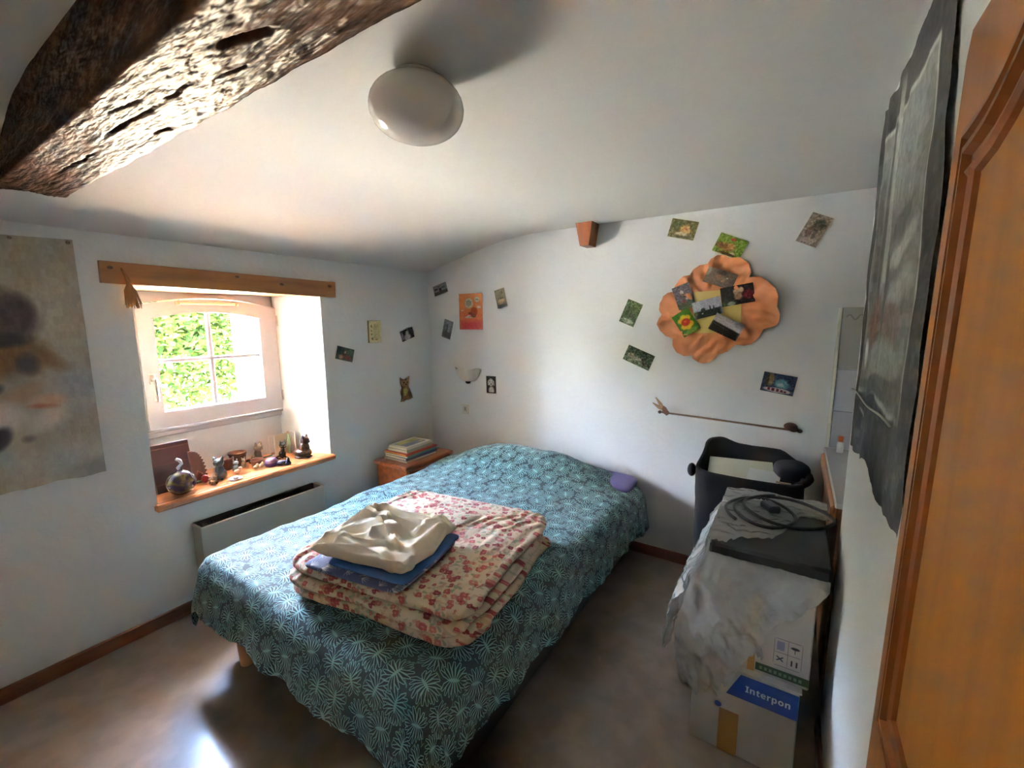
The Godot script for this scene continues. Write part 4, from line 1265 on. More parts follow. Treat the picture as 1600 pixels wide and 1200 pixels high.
func right_poster() -> void:
	# torn black and white poster on the partition; outline in (z, y)
	var xx := RX - 0.006
	var p := pic(160, 200, C(52, 54, 56), [[0.5, 0.06, 0.7, 0.14, C(40, 42, 44), 0, 0.5, true], [0.48, 0.46, 0.40, 0.36, C(176, 178, 170), 0, 0.02, true], [0.48, 0.46, 0.385, 0.345, C(118, 120, 116), 0, 0.02, true], [0.48, 0.25, 0.38, 0.14, C(136, 140, 136), 0, 0.4, true], [0.2, 0.38, 0.05, 0.2, C(90, 90, 88)], [0.32, 0.35, 0.05, 0.28, C(80, 80, 78), 4, 0.3, true], [0.40, 0.3, 0.03, 0.3, C(170, 172, 166), 3, 0.3, true], [0.62, 0.40, 0.2, 0.03, C(90, 92, 90), -12], [0.65, 0.46, 0.2, 0.03, C(176, 178, 172), -14], [0.66, 0.55, 0.2, 0.05, C(156, 158, 152), -12], [0.3, 0.62, 0.12, 0.1, C(120, 92, 84)], [0.6, 0.62, 0.2, 0.06, C(128, 110, 104)], [0.45, 0.58, 0.05, 0.14, C(90, 84, 80)], [0.2, 0.70, 0.03, 0.05, C(206, 206, 200)], [0.5, 0.72, 0.35, 0.07, C(146, 146, 140), -5], [0.5, 0.78, 0.36, 0.03, C(90, 92, 92), -6, 0.3, true], [0.3, 0.95, 0.4, 0.1, C(84, 92, 98), 0, 0.7], [0.62, 0.98, 0.3, 0.1, C(24, 26, 30), 0, 0.6], [0.85, 0.9, 0.12, 0.14, C(70, 76, 80), 0, 0.7], [0.25, 0.885, 0.10, 0.006, C(150, 156, 160), 25, 0.4], [0.3, 0.905, 0.012, 0.03, C(150, 156, 160), 10, 0.4]], 0.03)
	var s := S(true)
	var n := noise
	var top := [[1.02, 2.143], [1.25, 2.133], [1.42, 2.137], [1.55, 2.14], [1.70, 2.145], [1.735, 2.145]]
	var bot := [[1.02, 1.145], [1.10, 1.155], [1.26, 1.165], [1.34, 1.185], [1.44, 1.18], [1.55, 1.16], [1.68, 1.168], [1.735, 1.165], [1.80, 1.175]]
	var look := func(tb: Array, z: float) -> float:
		for i in tb.size() - 1:
			if z <= tb[i + 1][0]:
				return lerpf(tb[i][1], tb[i + 1][1], clampf((z - tb[i][0]) / (tb[i + 1][0] - tb[i][0]), 0, 1))
		return tb[tb.size() - 1][1]
	var f := func(u: float, v: float) -> Vector3:
		var zr := lerpf(1.815, 1.745, smoothstep(0.55, 1.0, v))
		var z := lerpf(1.022, zr, u)
		var yb: float = look.call(bot, z) + 0.006 * n.get_noise_1d(z * 30)
		var yt: float = minf(look.call(top, z) + 0.004 * n.get_noise_1d(z * 40), CEIL - 0.004)
		var y := lerpf(yb, yt, v)
		return Vector3(xx - 0.008 * absf(n.get_noise_2d(z * 3.0, y * 2.0)) - 0.004 * sin(z * 40.0) * (1 - u), y, z)
	grid(s, 60, 60, f, func(u, v): return Vector2(u, 1.0 - v))
	var t := thing("street_poster", "tall torn black and white poster on the partition wall by the door", "poster")
	obj("sheet", s, mat(Color.WHITE, 0.7, {"spec": 0.3, "tex": p.tex(), "two": true}), t)
	# curled white paper edge of the inner sheet
	s = S(true)
	var pts := []
	for i in 14:
		var k := i / 13.0
		pts.append(Vector3(xx - 0.012, lerpf(1.328, 1.345, k) + 0.004 * sin(k * 9), lerpf(1.03, 1.70, k)))
	tube(s, pts, 0.0025, 6)
	obj("paper_edge", s, mat(C(206, 206, 196), 0.6), t)


# ---------------------------------------------------------------- alcove basin, bag, boxes
func stack() -> void:
	# tiled splashback, each tile a piece
	var sp := Node3D.new()
	sp.name = "trim_3"
	add_child(sp)
	struct(sp, "grey and white tiled splashback in the alcove", "tiles")
	var rows := [[1.296, 1.602, C(176, 174, 166)], [1.081, 1.292, C(190, 194, 200)], [0.884, 1.077, C(176, 176, 186)]]
	for i in 4:
		for rw in rows:
			var s := S()
			rbox(s, Vector3(2.822 + i * 0.21, rw[0], 0.0), Vector3(2.822 + i * 0.21 + 0.206, rw[1], 0.014), 0.002)
			obj("tile", s, mat(rw[2], 0.18), sp)
	var s := S()
	rbox(s, Vector3(2.806, 0.884, 0.0), Vector3(2.820, 1.604, 0.017), 0.002)
	obj("edge_strip", s, mat(C(230, 230, 214), 0.4), sp)
	s = S(true)
	var sc := []
	for i in 40:
		var k := i / 39.0
		sc.append(Vector3(2.84 + 0.16 * k, 1.555 + 0.012 * sin(k * 22.0), 0.0145 + 0.002 * cos(k * 22.0)))
	tube(s, sc, 0.003, 6)
	obj("scroll_relief", s, mat(C(140, 138, 132), 0.4), sp)
	var v := thing("washstand", "alcove washstand with pale worktop and brown wooden side", "washstand")
	s = S()
	rbox(s, Vector3(2.80, 0.862, 0.018), Vector3(3.66, 0.884, 0.86), 0.004)
	obj("worktop", s, mat(C(206, 206, 200), 0.25), v)
	s = S()
	rbox(s, Vector3(2.815, 0.1, 0.018), Vector3(2.835, 0.86, 0.83), 0.003)
	obj("side_panel", s, wood(C(108, 66, 38), C(140, 90, 54), 1, 0.45), v)
	s = S()
	rbox(s, Vector3(2.79, 0.80, 0.03), Vector3(2.815, 0.856, 0.82), 0.008)
	obj("rail", s, wood(C(112, 68, 38), C(150, 96, 56), 2, 0.4), v)
	s = S()
	rbox(s, Vector3(2.835, 0.1, 0.02), Vector3(3.64, 0.86, 0.82), 0.003)
	obj("cabinet", s, wood(C(108, 66, 38), C(140, 90, 54), 1, 0.45), v)
	var lg := thing("lighter", "small white bottle with an orange cap on the alcove worktop", "bottle", Vector3(2.86, 0.8845, 0.10))
	s = S(true)
	lathe(s, [Vector2(0, 0), Vector2(0.014, 0), Vector2(0.014, 0.05), Vector2(0.009, 0.056), Vector2(0, 0.056)], 16)
	obj("body", s, mat(C(214, 212, 216), 0.3), lg)
	s = S(true)
	lathe(s, [Vector2(0, 0.056), Vector2(0.011, 0.056), Vector2(0.011, 0.082), Vector2(0, 0.082)], 16)
	obj("cap", s, mat(C(206, 96, 40), 0.4), lg)
	black_bag()
	boxes()


func black_bag() -> void:
	var b := thing("black_bag", "open black fabric carrying bag standing by the bed wall", "bag", Vector3(2.48, 0, 0.30))
	var cloth := mat(C(11, 11, 14), 0.9)
	# soft bucket: rounded rectangle plan, high back, low front
	var s := S(true)
	var rim := func(a: float) -> float: # height of the rim round the plan angle (back = -pi/2)
		var back := clampf(-sin(a), 0, 1)
		return lerpf(0.775, 0.862, smoothstep(0.0, 0.7, back)) + 0.035 * smoothstep(0.0, 0.5, -cos(a)) * back - 0.065 * smoothstep(0.3, 0.9, cos(a)) * back
	var plan := func(a: float, k: float) -> Vector2:
		return Vector2(signf(cos(a)) * pow(absf(cos(a)), 0.55) * 0.245 * k, signf(sin(a)) * pow(absf(sin(a)), 0.6) * 0.165 * k)
	var outer := func(u: float, v: float) -> Vector3:
		var a := TAU * u
		var top: float = rim.call(a)
		# v: 0..0.7 outside going up, 0.7..0.8 rim, 0.8..1 inside going down
		var k := 1.0
		var y := 0.0
		if v < 0.7:
			y = lerpf(0.0, top, v / 0.7)
			k = lerpf(0.86, 1.0, sqrt(v / 0.7))
		elif v < 0.8:
			var w := (v - 0.7) / 0.1 * PI
			y = top + 0.011 * sin(w)
			k = 1.0 - 0.045 * (1 - cos(w)) / 1.0
		else:
			y = lerpf(top, 0.62, (v - 0.8) / 0.2)
			k = 0.91 - 0.1 * (v - 0.8)
		var q: Vector2 = plan.call(a, k)
		var wob := noise.get_noise_3d(q.x * 8, y * 6, q.y * 8) * 0.008
		return Vector3(q.x + wob, y, q.y + wob)
	grid(s, 72, 40, outer)
	obj("body", s, cloth, b)
	s = S(true)
	var fl := []
	for i in 24:
		fl.append(plan.call(TAU * i / 24.0, 0.895))
	for i in 24:
		var q: Vector2 = fl[i]
		var r: Vector2 = fl[(i + 1) % 24]
		face(s, [Vector3(0, 0.635, 0), Vector3(q.x, 0.635, q.y), Vector3(r.x, 0.635, r.y)], Vector3(0, 0.3, 0))
	obj("inner_floor", s, cloth, b)
	# handle loop and pad at the right, buckle at the left
	s = S(true)
	slab(s, Vector3(0.185, 0.80, -0.04), Vector3(0.075, 0.05, 0.06), 0.4, 0.7, 0.6, func(q): return Vector3.ZERO, 1.0, 28, 14)
	obj("pad", s, mat(C(22, 26, 34), 0.85), b)
	s = S(true)
	var hp := []
	for i in 13:
		var k := i / 12.0
		hp.append(Vector3(0.21 + 0.05 * sin(k * PI), 0.80 - 0.03 * k, -0.10 + 0.2 * k))
	tube(s, hp, 0.018, 8)
	obj("strap", s, cloth, b)
	s = S(true)
	ell(s, Vector3(-0.262, 0.755, 0.06), Vector3(0.022, 0.036, 0.03))
	obj("buckle", s, mat(C(20, 20, 24), 0.5), b)
	s = S()
	rbox(s, Vector3(0.125, 0.782, 0.128), Vector3(0.185, 0.790, 0.1365), 0.001)
	obj("label", s, mat(C(150, 140, 110), 0.6), b)
	var k := 0
	for q in [[-0.04, 0.775, -0.02, 0.15, 0.10, 0.10, C(196, 196, 176), "larger cream paper sheet lying in the black bag"], [0.07, 0.770, 0.03, 0.07, 0.06, -0.05, C(206, 208, 204), "smaller white paper lying in the black bag"]]:
		s = S()
		var t := Transform3D(Basis(Vector3.RIGHT, 0.22) * Basis(Vector3.UP, q[5]), Vector3(2.48 + q[0], q[1], 0.30 + q[2]))
		rbox(s, Vector3(-q[3], -0.001 - 0.0, -q[4]), Vector3(q[3], 0.002, q[4]), 0.0005, t)
		tag(obj("paper_sheet", s, mat(q[6], 0.7)), q[7], "paper", "papers in the bag")
		k += 1


func boxes() -> void:
	var card_white := mat(C(176, 168, 156), 0.75)
	# bottom carton with a blue printed band
	var b := thing("carton", "white carton with a blue lettered band at the bottom of the stack", "box", Vector3(0, 0, 0))
	var s := S()
	rbox(s, Vector3(2.405, 0.0, 0.68), Vector3(2.731, 0.342, 1.20), 0.004)
	obj("body", s, card_white, b)
	s = S()
	hexa(s, [Vector3(2.518, 0.236, 1.2), Vector3(2.730, 0.236, 1.2), Vector3(2.730, 0.236, 1.2012), Vector3(2.518, 0.236, 1.2012), Vector3(2.560, 0.327, 1.2), Vector3(2.730, 0.327, 1.2), Vector3(2.730, 0.327, 1.2012), Vector3(2.560, 0.327, 1.2012)])
	obj("printed_band", s, mat(C(22, 62, 138), 0.5), b)
	var tm := TextMesh.new()
	tm.text = "Interpon"
	var f := SystemFont.new()
	f.font_names = PackedStringArray(["Droid Sans"])
	f.font_weight = 700
	tm.font = f
	tm.font_size = 32
	tm.pixel_size = 0.00098
	tm.depth = 0.001
	var ti := MeshInstance3D.new()
	ti.name = "lettering"
	ti.mesh = tm
	ti.material_override = mat(C(206, 208, 210), 0.6)
	ti.position = Vector3(2.643, 0.281, 1.2018)
	b.add_child(ti, true)
	s = S()
	rbox(s, Vector3(2.56, 0.342, 1.12), Vector3(2.736, 0.349, 1.212), 0.002)
	obj("flap", s, card_white, b)
	s = S()
	rbox(s, Vector3(2.50, 0.0, 1.2), Vector3(2.562, 0.17, 1.2015), 0.0005)
	obj("tape", s, mat(C(156, 112, 56), 0.35), b)
	s = S(true)
	ell(s, Vector3(2.495, 0.18, 1.2), Vector3(0.012, 0.011, 0.0015))
	obj("print_mark", s, mat(C(40, 56, 120), 0.5), b)
	# middle carton, printed handling marks
	var c := thing("carton", "tall white carton with handling symbols in the middle of the stack", "box", Vector3.ZERO)
	s = S()
	rbox(s, Vector3(2.43, 0.3495, 0.66), Vector3(2.752, 0.734, 1.190), 0.004)
	obj("body", s, card_white, c)
	s = S()
	rbox(s, Vector3(2.60, 0.362, 1.190), Vector3(2.752, 0.390, 1.1915), 0.0005)
	obj("green_band", s, mat(C(44, 62, 34), 0.5), c)
	s = S()
	for i in 9:
		box(s, Vector3(2.612 + i * 0.014, 0.370, 1.1915), Vector3(2.612 + i * 0.014 + 0.008, 0.381, 1.1919))
	obj("worn_lettering", s, mat(C(110, 128, 96), 0.5), c)
	var p := Pic.new(96, 128, C(178, 170, 158))
	for q in [[0.5, 0.08, 0.45, 0.012], [0.05, 0.5, 0.012, 0.44], [0.95, 0.5, 0.012, 0.44], [0.5, 0.95, 0.45, 0.012], [0.5, 0.5, 0.012, 0.44], [0.5, 0.52, 0.45, 0.01]]:
		p.blob(q[0], q[1], q[2], q[3], C(120, 116, 116), 0, 0.2, true)
	p.blob(0.26, 0.3, 0.14, 0.16, C(128, 128, 146), 0, 0.2, true)
	p.blob(0.26, 0.72, 0.16, 0.02, C(40, 44, 70), 40, 0.3, true)
	p.blob(0.26, 0.72, 0.16, 0.02, C(40, 44, 70), -40, 0.3, true)
	p.blob(0.72, 0.26, 0.16, 0.05, C(30, 32, 44), 0, 0.3)
	p.blob(0.72, 0.34, 0.012, 0.1, C(30, 32, 44), 0, 0.3, true)
	p.blob(0.64, 0.75, 0.03, 0.1, C(40, 40, 50), 0, 0.3, true)
	p.blob(0.80, 0.75, 0.03, 0.1, C(40, 40, 50), 0, 0.3, true)
	s = S()
	quad2(s, Vector3(2.645, 0.40, 1.1912), Vector3(2.732, 0.40, 1.1912), Vector3(2.732, 0.512, 1.1912), Vector3(2.645, 0.512, 1.1912), [Vector2(0, 1), Vector2(1, 1), Vector2(1, 0), Vector2(0, 0)])
	obj("handling_label", s, mat(Color.WHITE, 0.7, {"tex": p.tex()}), c)
	s = S()
	rbox(s, Vector3(2.575, 0.352, 1.190), Vector3(2.597, 0.72, 1.1915), 0.0005)
	obj("tape", s, mat(C(166, 126, 66), 0.35), c)
	# flat black case
	var k := thing("black_case", "flat black case lying on top of the cartons", "case", Vector3.ZERO)
	s = S()
	rbox(s, Vector3(2.435, 0.7345, 0.66), Vector3(2.782, 0.783, 1.20), 0.008)
	obj("body", s, mat(C(18, 19, 19), 0.6), k)
	s = S()
	rbox(s, Vector3(2.44, 0.7832, 0.665), Vector3(2.777, 0.7862, 1.192), 0.001)
	obj("lid", s, mat(C(34, 38, 38), 0.5), k)
	# plastic film: over the lid, then down the front and the left side
	var film := mat(Color(0.84, 0.85, 0.83), 0.22, {"alpha": 0.40, "two": true, "spec": 0.6})
	var nf := FastNoiseLite.new()
	nf.seed = 23
	nf.frequency = 1.0
	nf.fractal_octaves = 4
	var rid := func(a: float, b: float, c2: float) -> float: return 0.5 - absf(nf.get_noise_3d(a, b, c2)) * 1.6
	var t := thing("plastic_film", "crumpled translucent plastic film draped over the stacked cartons", "plastic film")
	s = S(true)
	var ftop := func(u: float, v: float) -> Vector3:
		var x := lerpf(2.425, 2.79, u)
		var zf := lerpf(1.20, 1.10, smoothstep(0.0, 0.55, u)) - 0.26 * smoothstep(0.5, 0.8, u) + 0.02 * nf.get_noise_1d(u * 12)
		var z := lerpf(0.64, zf, v)
		return Vector3(x, 0.790 + 0.012 * (rid.call(x * 5, z * 5, 0.0) + 0.5) + 0.005 * absf(nf.get_noise_2d(x * 12, z * 12)), z)
	grid(s, 60, 70, ftop)
	obj("top_sheet", s, film, t)
	s = S(true)
	var ffr := func(u: float, v: float) -> Vector3:
		# v = 0 at the top edge, 1 at the torn bottom hem; u = 0 at the left, 1 at the right
		var y := lerpf(0.755, lerpf(0.29, 0.47, smoothstep(0.35, 1.0, u)) + 0.06 * nf.get_noise_1d(u * 5.0), v)
		var right := lerpf(2.775, 2.62, smoothstep(0.0, 0.8, v))
		var x := lerpf(2.43 - 0.075 * sin(v * PI * 0.8), right, u)
		var bulge := 0.07 * sin(clampf(v, 0, 1) * PI * 0.62) * (1.0 - 0.7 * u)
		var z = 1.212 + bulge + 0.05 * (rid.call(x * 3.4 + y, y * 2.0, 3.0) + 0.35) * smoothstep(0.02, 0.3, v) + 0.010 * rid.call(x * 9.0, y * 6.0, 5.0)
		return Vector3(x + 0.012 * nf.get_noise_2d(y * 9, 4.0), y, maxf(z, 1.206))
	grid(s, 90, 90, ffr)
	obj("front_sheet", s, film, t)
	s = S(true)
	var fsd := func(u: float, v: float) -> Vector3:
		var z := lerpf(0.68, 1.225, u)
		var y := lerpf(0.79, lerpf(0.55, 0.32, u) + 0.05 * nf.get_noise_1d(u * 11.0), v)
		var x = 2.426 - 0.09 * smoothstep(0.0, 0.75, v) * (0.35 + 0.65 * u) - 0.045 * (rid.call(z * 3.4, y * 2.4, 8.0) + 0.3) * smoothstep(0.05, 0.4, v)
		return Vector3(minf(x, 2.424) - 0.008 * absf(rid.call(z * 9, y * 7, 2.0)), y, z)
	grid(s, 70, 60, fsd)
	obj("side_sheet", s, film, t)
	# coiled black cable
	var cb := thing("coiled_cable", "coiled black cable with plug lying on the plastic film", "cable", Vector3.ZERO)
	s = S(true)
	var pts := []
	for i in 130:
		var a := i / 129.0 * TAU * 2.35 + 2.2
		var w := smoothstep(30.0, 95.0, float(i))
		var cx := lerpf(2.565, 2.655, w)
		var cz := lerpf(0.92, 0.89, w)
		var rx := lerpf(0.115, 0.145, w)
		pts.append(Vector3(cx + rx * cos(a), 0.815 + 0.00028 * i * 0.5 + 0.003 * sin(a * 3), cz + 0.14 * sin(a)))
	tube(s, pts, 0.0062, 8)
	obj("cord", s, mat(C(22, 22, 24), 0.45), cb)
	s = S()
	rbox(s, Vector3(-0.022, -0.014, -0.035), Vector3(0.022, 0.014, 0.035), 0.006, Transform3D(Basis(Vector3.UP, 0.6), Vector3(2.60, 0.83, 0.88)))
	obj("plug", s, mat(C(20, 20, 22), 0.4), cb)
	s = S(true)
	for q in [-0.008, 0.008]:
		tube(s, [Vector3(2.585 + q, 0.832, 0.85), Vector3(2.572 + q, 0.834, 0.828)], 0.0024, 6)
	obj("plug_pin", s, mat(C(170, 160, 140), 0.3, {"metal": 0.9}), cb)


# ---------------------------------------------------------------- ornaments on the window board
func cat_body(s: SurfaceTool, h: float, w: float) -> void:
	# sitting cat, base at the origin, looking along +x
	ell(s, Vector3(-0.02 * h, 0.20 * h, 0), Vector3(0.30 * h * w, 0.22 * h, 0.24 * h * w))
	ell(s, Vector3(0.06 * h, 0.40 * h, 0), Vector3(0.17 * h * w, 0.30 * h, 0.18 * h * w))
	for z in [-1, 1]:
		ell(s, Vector3(0.16 * h * w, 0.18 * h, z * 0.09 * h), Vector3(0.06 * h, 0.19 * h, 0.05 * h))
		ell(s, Vector3(0.20 * h * w, 0.035 * h, z * 0.10 * h), Vector3(0.09 * h, 0.04 * h, 0.055 * h))


func cat_head(s: SurfaceTool, h: float, r: float) -> void:
	var c := Vector3(0.12 * h, 0.74 * h, 0)
	ell(s, c, Vector3(r, r * 0.95, r * 1.08))
	ell(s, c + Vector3(r * 0.85, -r * 0.25, 0), Vector3(r * 0.35, r * 0.28, r * 0.4))
	for z in [-1, 1]:
		lathe(s, [Vector2(r * 0.42, 0), Vector2(r * 0.25, r * 0.5), Vector2(0, r * 0.95)], 10, Transform3D(Basis(Vector3.RIGHT, z * 0.3), c + Vector3(0, r * 0.62, z * r * 0.62)))


func cat_tail(s: SurfaceTool, h: float) -> void:
	tube(s, [Vector3(-0.28 * h, 0.06 * h, 0), Vector3(-0.2 * h, 0.05 * h, 0.24 * h), Vector3(0.0, 0.04 * h, 0.31 * h), Vector3(0.16 * h, 0.04 * h, 0.24 * h)], [0.05 * h, 0.05 * h, 0.045 * h, 0.03 * h], 8)


func sitting_cat(label: String, at: Vector3, turn: float, h: float, w: float, m: Material, hm: Material, g := "cat figurines on the window board") -> Node3D:
	var t := thing("cat_figurine", label, "figurine", at, turn, g)
	var s := S(true)
	cat_body(s, h, w)
	obj("body", s, m, t)
	s = S(true)
	cat_head(s, h, 0.19 * h)
	obj("head", s, hm, t)
	s = S(true)
	cat_tail(s, h)
	obj("tail", s, m, t)
	return t


func sill_things() -> void:
	var y := SILL + 0.0005
	# leaning album, broad side to the room
	var al := thing("leather_album", "dark brown leather album leaning upright at the left end of the sill", "album", Vector3(-0.135, y, 1.865), 0.0)
	var lea := mat(C(62, 34, 32), 0.5)
	var tilt := Transform3D(Basis(Vector3.BACK, 0.20), Vector3.ZERO)
	var s := S()
	rbox(s, Vector3(-0.022, 0.002, -0.10), Vector3(-0.017, 0.262, 0.075), 0.002, tilt)
	rbox(s, Vector3(-0.003, 0.002, -0.10), Vector3(0.003, 0.262, 0.075), 0.002, tilt)
	rbox(s, Vector3(-0.022, 0.002, 0.070), Vector3(0.003, 0.262, 0.078), 0.002, tilt)
	obj("cover", s, lea, al)
	s = S()
	rbox(s, Vector3(-0.017, 0.006, -0.096), Vector3(-0.003, 0.257, 0.07), 0.001, tilt)
	obj("pages", s, mat(C(112, 84, 66), 0.8), al)
	for q in [0.045, 0.15, 0.235]:
		s = S()
		rbox(s, Vector3(0.0028, q, -0.099), Vector3(0.0038, q + 0.003, 0.074), 0.0004, tilt)
		obj("tooled_line", s, mat(C(96, 62, 54), 0.5), al)
	# iridescent bottle
	var bt := thing("glass_bottle", "round iridescent glass scent bottle with a bent stopper", "bottle", Vector3(-0.035, y, 1.868))
	s = S(true)
	var pr := [Vector2(0, 0)]
	for i in 20:
		var a := -1.25 + 2.6 * i / 19.0
		pr.append(Vector2(0.066 * cos(a), 0.067 + 0.067 * sin(a)))
	pr.append(Vector2(0.012, 0.142))
	lathe(s, pr, 32)
	var irid := mat(Color.WHITE, 0.08, {"tex": noisy(0.008, [[0.25, C(24, 24, 70)], [0.45, C(60, 48, 56)], [0.6, C(92, 80, 56)], [0.8, C(126, 124, 50)]], 0.0, 3, 51), "tri": Vector3(6, 6, 6), "world": false, "metal": 0.4, "spec": 0.5})
	obj("body", s, irid, bt)
	s = S(true)
	tube(s, [Vector3(0, 0.13, 0), Vector3(0.004, 0.150, 0.008), Vector3(0.008, 0.168, -0.008), Vector3(0.0, 0.184, -0.004), Vector3(-0.006, 0.196, 0.010)], [0.010, 0.009, 0.008, 0.010, 0.007], 10)
	obj("stopper", s, mat(C(176, 172, 166), 0.12, {"spec": 0.8}), bt)
	# carved wooden comb-backed animal
	var hg := thing("carved_hedgehog", "reddish carved wooden animal with a toothed back beside the album", "figurine", Vector3(-0.165, y, 1.755), PI / 2)
	s = S()
	var prof := [Vector3(-0.022, 0, 0), Vector3(0.046, 0, 0)]
	for i in 12:
		var k := i / 11.0
		var a := k * PI * 0.52
		var c := Vector3(-0.012 + 0.06 * cos(a), 0.02 + 0.165 * sin(a), 0)
		prof.append(c + Vector3(0.009, 0.0, 0))
		prof.append(c + Vector3(-0.004, 0.006, 0))
	prof.append(Vector3(-0.026, 0.19, 0))
	prism(s, prof, Vector3(0, 0, 0.02))
	obj("toothed_back", s, wood(C(74, 36, 20), C(108, 58, 34), 1, 0.4), hg)
	s = S(true)
	tube(s, [Vector3(-0.014, 0.03, 0.024), Vector3(0.008, 0.07, 0.026), Vector3(0.028, 0.05, 0.024)], [0.005, 0.008, 0.004], 8)
	obj("carved_limb", s, mat(C(120, 66, 40), 0.5), hg)
	# red fruit with green leaf
	var rf := thing("red_ornament", "tiny red ornament with green leaf between hedgehog and beaded animal", "ornament", Vector3(-0.12, y, 1.725))
	s = S(true)
	ell(s, Vector3(0, 0.024, 0), Vector3(0.019, 0.024, 0.019))
	obj("body", s, mat(C(120, 22, 28), 0.35), rf)
	s = S(true)
	ell(s, Vector3(-0.018, 0.012, 0.026), Vector3(0.012, 0.006, 0.016))
	obj("leaf", s, mat(C(60, 90, 44), 0.5), rf)
	# beaded animal
	var be := thing("beaded_animal", "tiny white beaded animal right of the red ornament", "figurine", Vector3(-0.065, y, 1.71))
	s = S(true)
	var r2 := RandomNumberGenerator.new()
	r2.seed = 6
	for i in 60:
		var d := Vector3(r2.randfn(), r2.randfn(), r2.randfn()).normalized()
		ell(s, Vector3(0, 0.026, 0) + d * Vector3(0.022, 0.017, 0.017), Vector3.ONE * 0.0052, Basis(), 7, 5)
	for i in 24:
		var d := Vector3(r2.randfn(), r2.randfn(), r2.randfn()).normalized()
		ell(s, Vector3(0.006, 0.05, -0.010) + d * 0.011, Vector3.ONE * 0.0048, Basis(), 7, 5)
	var bw := mat(C(160, 140, 118), 0.3)
	obj("beaded_body", s, bw, be)
	for q in [[-0.014, -0.012], [-0.014, 0.012], [0.016, -0.012], [0.016, 0.012]]:
		s = S(true)
		ell(s, Vector3(q[0], 0.007, q[1]), Vector3(0.006, 0.007, 0.006))
		obj("leg", s, bw, be)
	# cats
	var gb := mat(C(58, 70, 72), 0.4)
	sitting_cat("grey-blue sitting cat figurine in the left half of the sill", Vector3(-0.12, y, 1.645), -0.7, 0.135, 0.95, gb, gb)
	var bk := mat(C(26, 26, 28), 0.25)
	sitting_cat("slim black cat figurine standing before the white frame", Vector3(-0.20, y, 1.235), 0.2, 0.12, 0.62, bk, bk)
	var tb := mat(Color.WHITE, 0.3, {"tex": noisy(0.02, [[0.35, C(34, 20, 20)], [0.55, C(74, 48, 36)], [0.75, C(118, 88, 66)]], 0.0, 3, 61), "tri": Vector3(5, 5, 5), "world": false})
	var th := mat(C(66, 44, 40), 0.3)
	sitting_cat("large brown tabby cat figurine at the right end of the sill", Vector3(-0.095, y, 1.15), 0.5, 0.155, 1.35, tb, th)
	var wc := mat(C(74, 56, 42), 0.5)
	sitting_cat("brown and grey cat figurine sitting behind the terracotta pot", Vector3(-0.245, y, 1.375), 0.4, 0.135, 0.9, wc, mat(C(84, 70, 58), 0.5))
	var dc := sitting_cat("small dark blue cat figurine lying at the sill's front edge", Vector3(-0.03, y, 1.30), 1.1, 0.052, 1.7, mat(C(38, 38, 62), 0.2), mat(C(46, 44, 54), 0.2))
	var s2 := S(true)
	ell(s2, Vector3(-0.03, 0.018, -0.005), Vector3(0.03, 0.018, 0.022))
	obj("haunch", s2, mat(C(38, 38, 62), 0.2), dc)
	# brown pots
	for q in [[-0.27, 1.555, 0.046, 0.075, "terracotta pot behind the grey-blue cat", C(84, 40, 26)], [-0.295, 1.47, 0.05, 0.085, "taller brown glazed pot right of the terracotta pot", C(78, 40, 28)], [-0.165, 1.415, 0.036, 0.045, "low terracotta dish in front of the brown and grey cat", C(112, 60, 38)]]:
		var po := thing("clay_pot", q[4], "pot", Vector3(q[0], y, q[1]), 0.0, "clay pots on the window board")
		s = S(true)
		var r: float = q[2]
		var h: float = q[3]
		lathe(s, [Vector2(0, 0), Vector2(r * 0.82, 0), Vector2(r * 0.95, h * 0.5), Vector2(r, h * 0.82)], 28)
		obj("body", s, mat(q[5], 0.35), po)
		s = S(true)
		lathe(s, [Vector2(r, h * 0.82), Vector2(r * 1.06, h * 0.84), Vector2(r * 1.06, h), Vector2(r * 0.92, h), Vector2(r * 0.88, h * 0.3), Vector2(0, h * 0.3)], 28)
		obj("rim", s, mat(q[5].lightened(0.08), 0.35), po)
	# glass figurines
	var gm := mat(C(150, 146, 138), 0.1, {"spec": 0.8, "alpha": 0.75})
	for q in [[-0.15, 1.548, 0.085, "clear glass animal figurine in the middle of the sill"], [-0.205, 1.478, 0.07, "smaller grey glass animal figurine behind the clear one"]]:
		var gf := thing("glass_figurine", q[3], "figurine", Vector3(q[0], y, q[1]), 0.3, "glass figurines on the window board")
		var h: float = q[2]
		s = S(true)
		ell(s, Vector3(0, 0.3 * h, 0), Vector3(0.2 * h, 0.3 * h, 0.22 * h))
		obj("body", s, gm, gf)
		s = S(true)
		ell(s, Vector3(0.03 * h, 0.72 * h, 0), Vector3(0.18 * h, 0.17 * h, 0.2 * h))
		for z in [-1, 1]:
			ell(s, Vector3(0.0, 0.92 * h, z * 0.13 * h), Vector3(0.04 * h, 0.08 * h, 0.05 * h))
		obj("head", s, gm, gf)
	var gp := thing("beige_figurine", "pair of tiny beige animals at the foot of the terracotta dish", "figurine", Vector3(-0.115, y, 1.435))
	for q in [[0.0, -0.017], [0.006, 0.018]]:
		s = S(true)
		ell(s, Vector3(q[0], 0.014, q[1]), Vector3(0.012, 0.013, 0.015))
		ell(s, Vector3(q[0] + 0.008, 0.030, q[1] - 0.006), Vector3(0.009, 0.009, 0.009))
		obj("animal", s, mat(C(200, 172, 132), 0.5), gp)
	var gg := thing("beige_figurine", "tiny cream animal at the feet of the clear glass figurine", "figurine", Vector3(-0.118, y, 1.555))
	s = S(true)
	ell(s, Vector3(0, 0.016, 0), Vector3(0.014, 0.014, 0.022))
	ell(s, Vector3(0.006, 0.034, -0.014), Vector3(0.010, 0.010, 0.010))
	obj("body", s, mat(C(190, 160, 134), 0.4), gg)
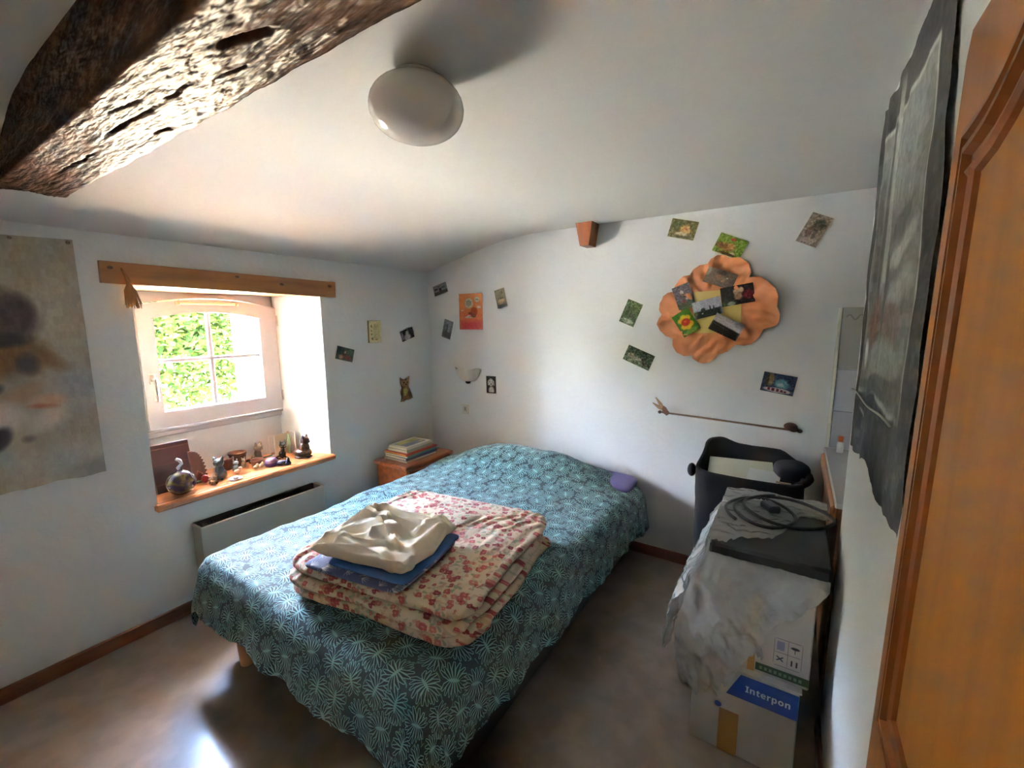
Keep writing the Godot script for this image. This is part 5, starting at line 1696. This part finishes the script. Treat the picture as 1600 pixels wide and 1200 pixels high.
	# oval stone on a scrap of paper
	var sd := thing("oval_dish", "small clear dish with a white pebble at the sill's front", "dish", Vector3(-0.035, y, 1.605))
	s = S(true)
	lathe(s, [Vector2(0, 0), Vector2(0.030, 0), Vector2(0.036, 0.008), Vector2(0.030, 0.004), Vector2(0, 0.003)], 24)
	obj("dish", s, mat(C(226, 214, 200), 0.2), sd)
	s = S(true)
	ell(s, Vector3(0, 0.012, -0.002), Vector3(0.012, 0.009, 0.017))
	obj("pebble", s, mat(C(232, 228, 220), 0.2), sd)
	# purple trinket box
	var tr := thing("trinket_box", "lilac trinket box with a domed lid on the right of the sill", "trinket box", Vector3(-0.10, y, 1.362))
	s = S(true)
	lathe(s, [Vector2(0, 0), Vector2(0.034, 0), Vector2(0.039, 0.008), Vector2(0.038, 0.022), Vector2(0, 0.022)], 28)
	obj("base", s, mat(C(64, 36, 100), 0.35), tr)
	s = S(true)
	lathe(s, [Vector2(0.037, 0.0225), Vector2(0.036, 0.032), Vector2(0.028, 0.045), Vector2(0.012, 0.052), Vector2(0, 0.053)], 28)
	obj("lid", s, mat(C(128, 92, 116), 0.35), tr)
	# white folded card frame
	var fr := thing("white_frame", "white folded card frame standing at the back of the sill", "frame", Vector3(-0.285, y, 1.20), 0.0)
	var fw := mat(C(226, 220, 208), 0.6)
	s = S()
	rbox(s, Vector3(0.0, 0, 0.030), Vector3(0.006, 0.145, 0.038), 0.001)
	rbox(s, Vector3(0.0, 0, 0.066), Vector3(0.006, 0.145, 0.074), 0.001)
	rbox(s, Vector3(0.0, 0, 0.036), Vector3(0.006, 0.012, 0.068), 0.001)
	rbox(s, Vector3(0.0, 0.132, 0.036), Vector3(0.006, 0.145, 0.068), 0.001)
	obj("window_leaf", s, fw, fr)
	s = S()
	rbox(s, Vector3(-0.004, 0, -0.075), Vector3(0.002, 0.142, 0.030), 0.001)
	obj("cream_leaf", s, mat(C(214, 198, 170), 0.6), fr)
	s = S()
	rbox(s, Vector3(0.0, 0, -0.086), Vector3(0.05, 0.148, -0.080), 0.001)
	obj("side_leaf", s, fw, fr)
	var gr := thing("green_stick", "dark green twig lying along the back of the sill", "twig", Vector3(-0.30, y + 0.007, 1.38))
	s = S(true)
	tube(s, [Vector3(0.0, 0, 0.09), Vector3(0.01, 0.004, 0.03), Vector3(0.015, 0, -0.04), Vector3(0.02, 0.004, -0.12)], [0.005, 0.007, 0.006, 0.004], 8)
	obj("stem", s, mat(C(50, 58, 34), 0.7), gr)
	for q in [[0.012, 0.03], [0.0, -0.03], [0.02, -0.09]]:
		s = S(true)
		ell(s, Vector3(q[0] + 0.012, 0.008, q[1]), Vector3(0.016, 0.004, 0.008), Basis(Vector3.UP, q[1] * 9))
		obj("leaf", s, mat(C(56, 70, 38), 0.6), gr)
	var gc := thing("green_bottle", "pale green glass vial behind the tabby cat figurine", "vial", Vector3(-0.26, y, 1.15))
	s = S(true)
	lathe(s, [Vector2(0, 0), Vector2(0.012, 0), Vector2(0.013, 0.10), Vector2(0.006, 0.115), Vector2(0.006, 0.14), Vector2(0, 0.14)], 16)
	obj("body", s, mat(C(128, 150, 120), 0.15), gc)
	s = S(true)
	lathe(s, [Vector2(0, 0.14), Vector2(0.007, 0.14), Vector2(0.007, 0.156), Vector2(0, 0.156)], 12)
	obj("stopper", s, mat(C(160, 130, 90), 0.6), gc)
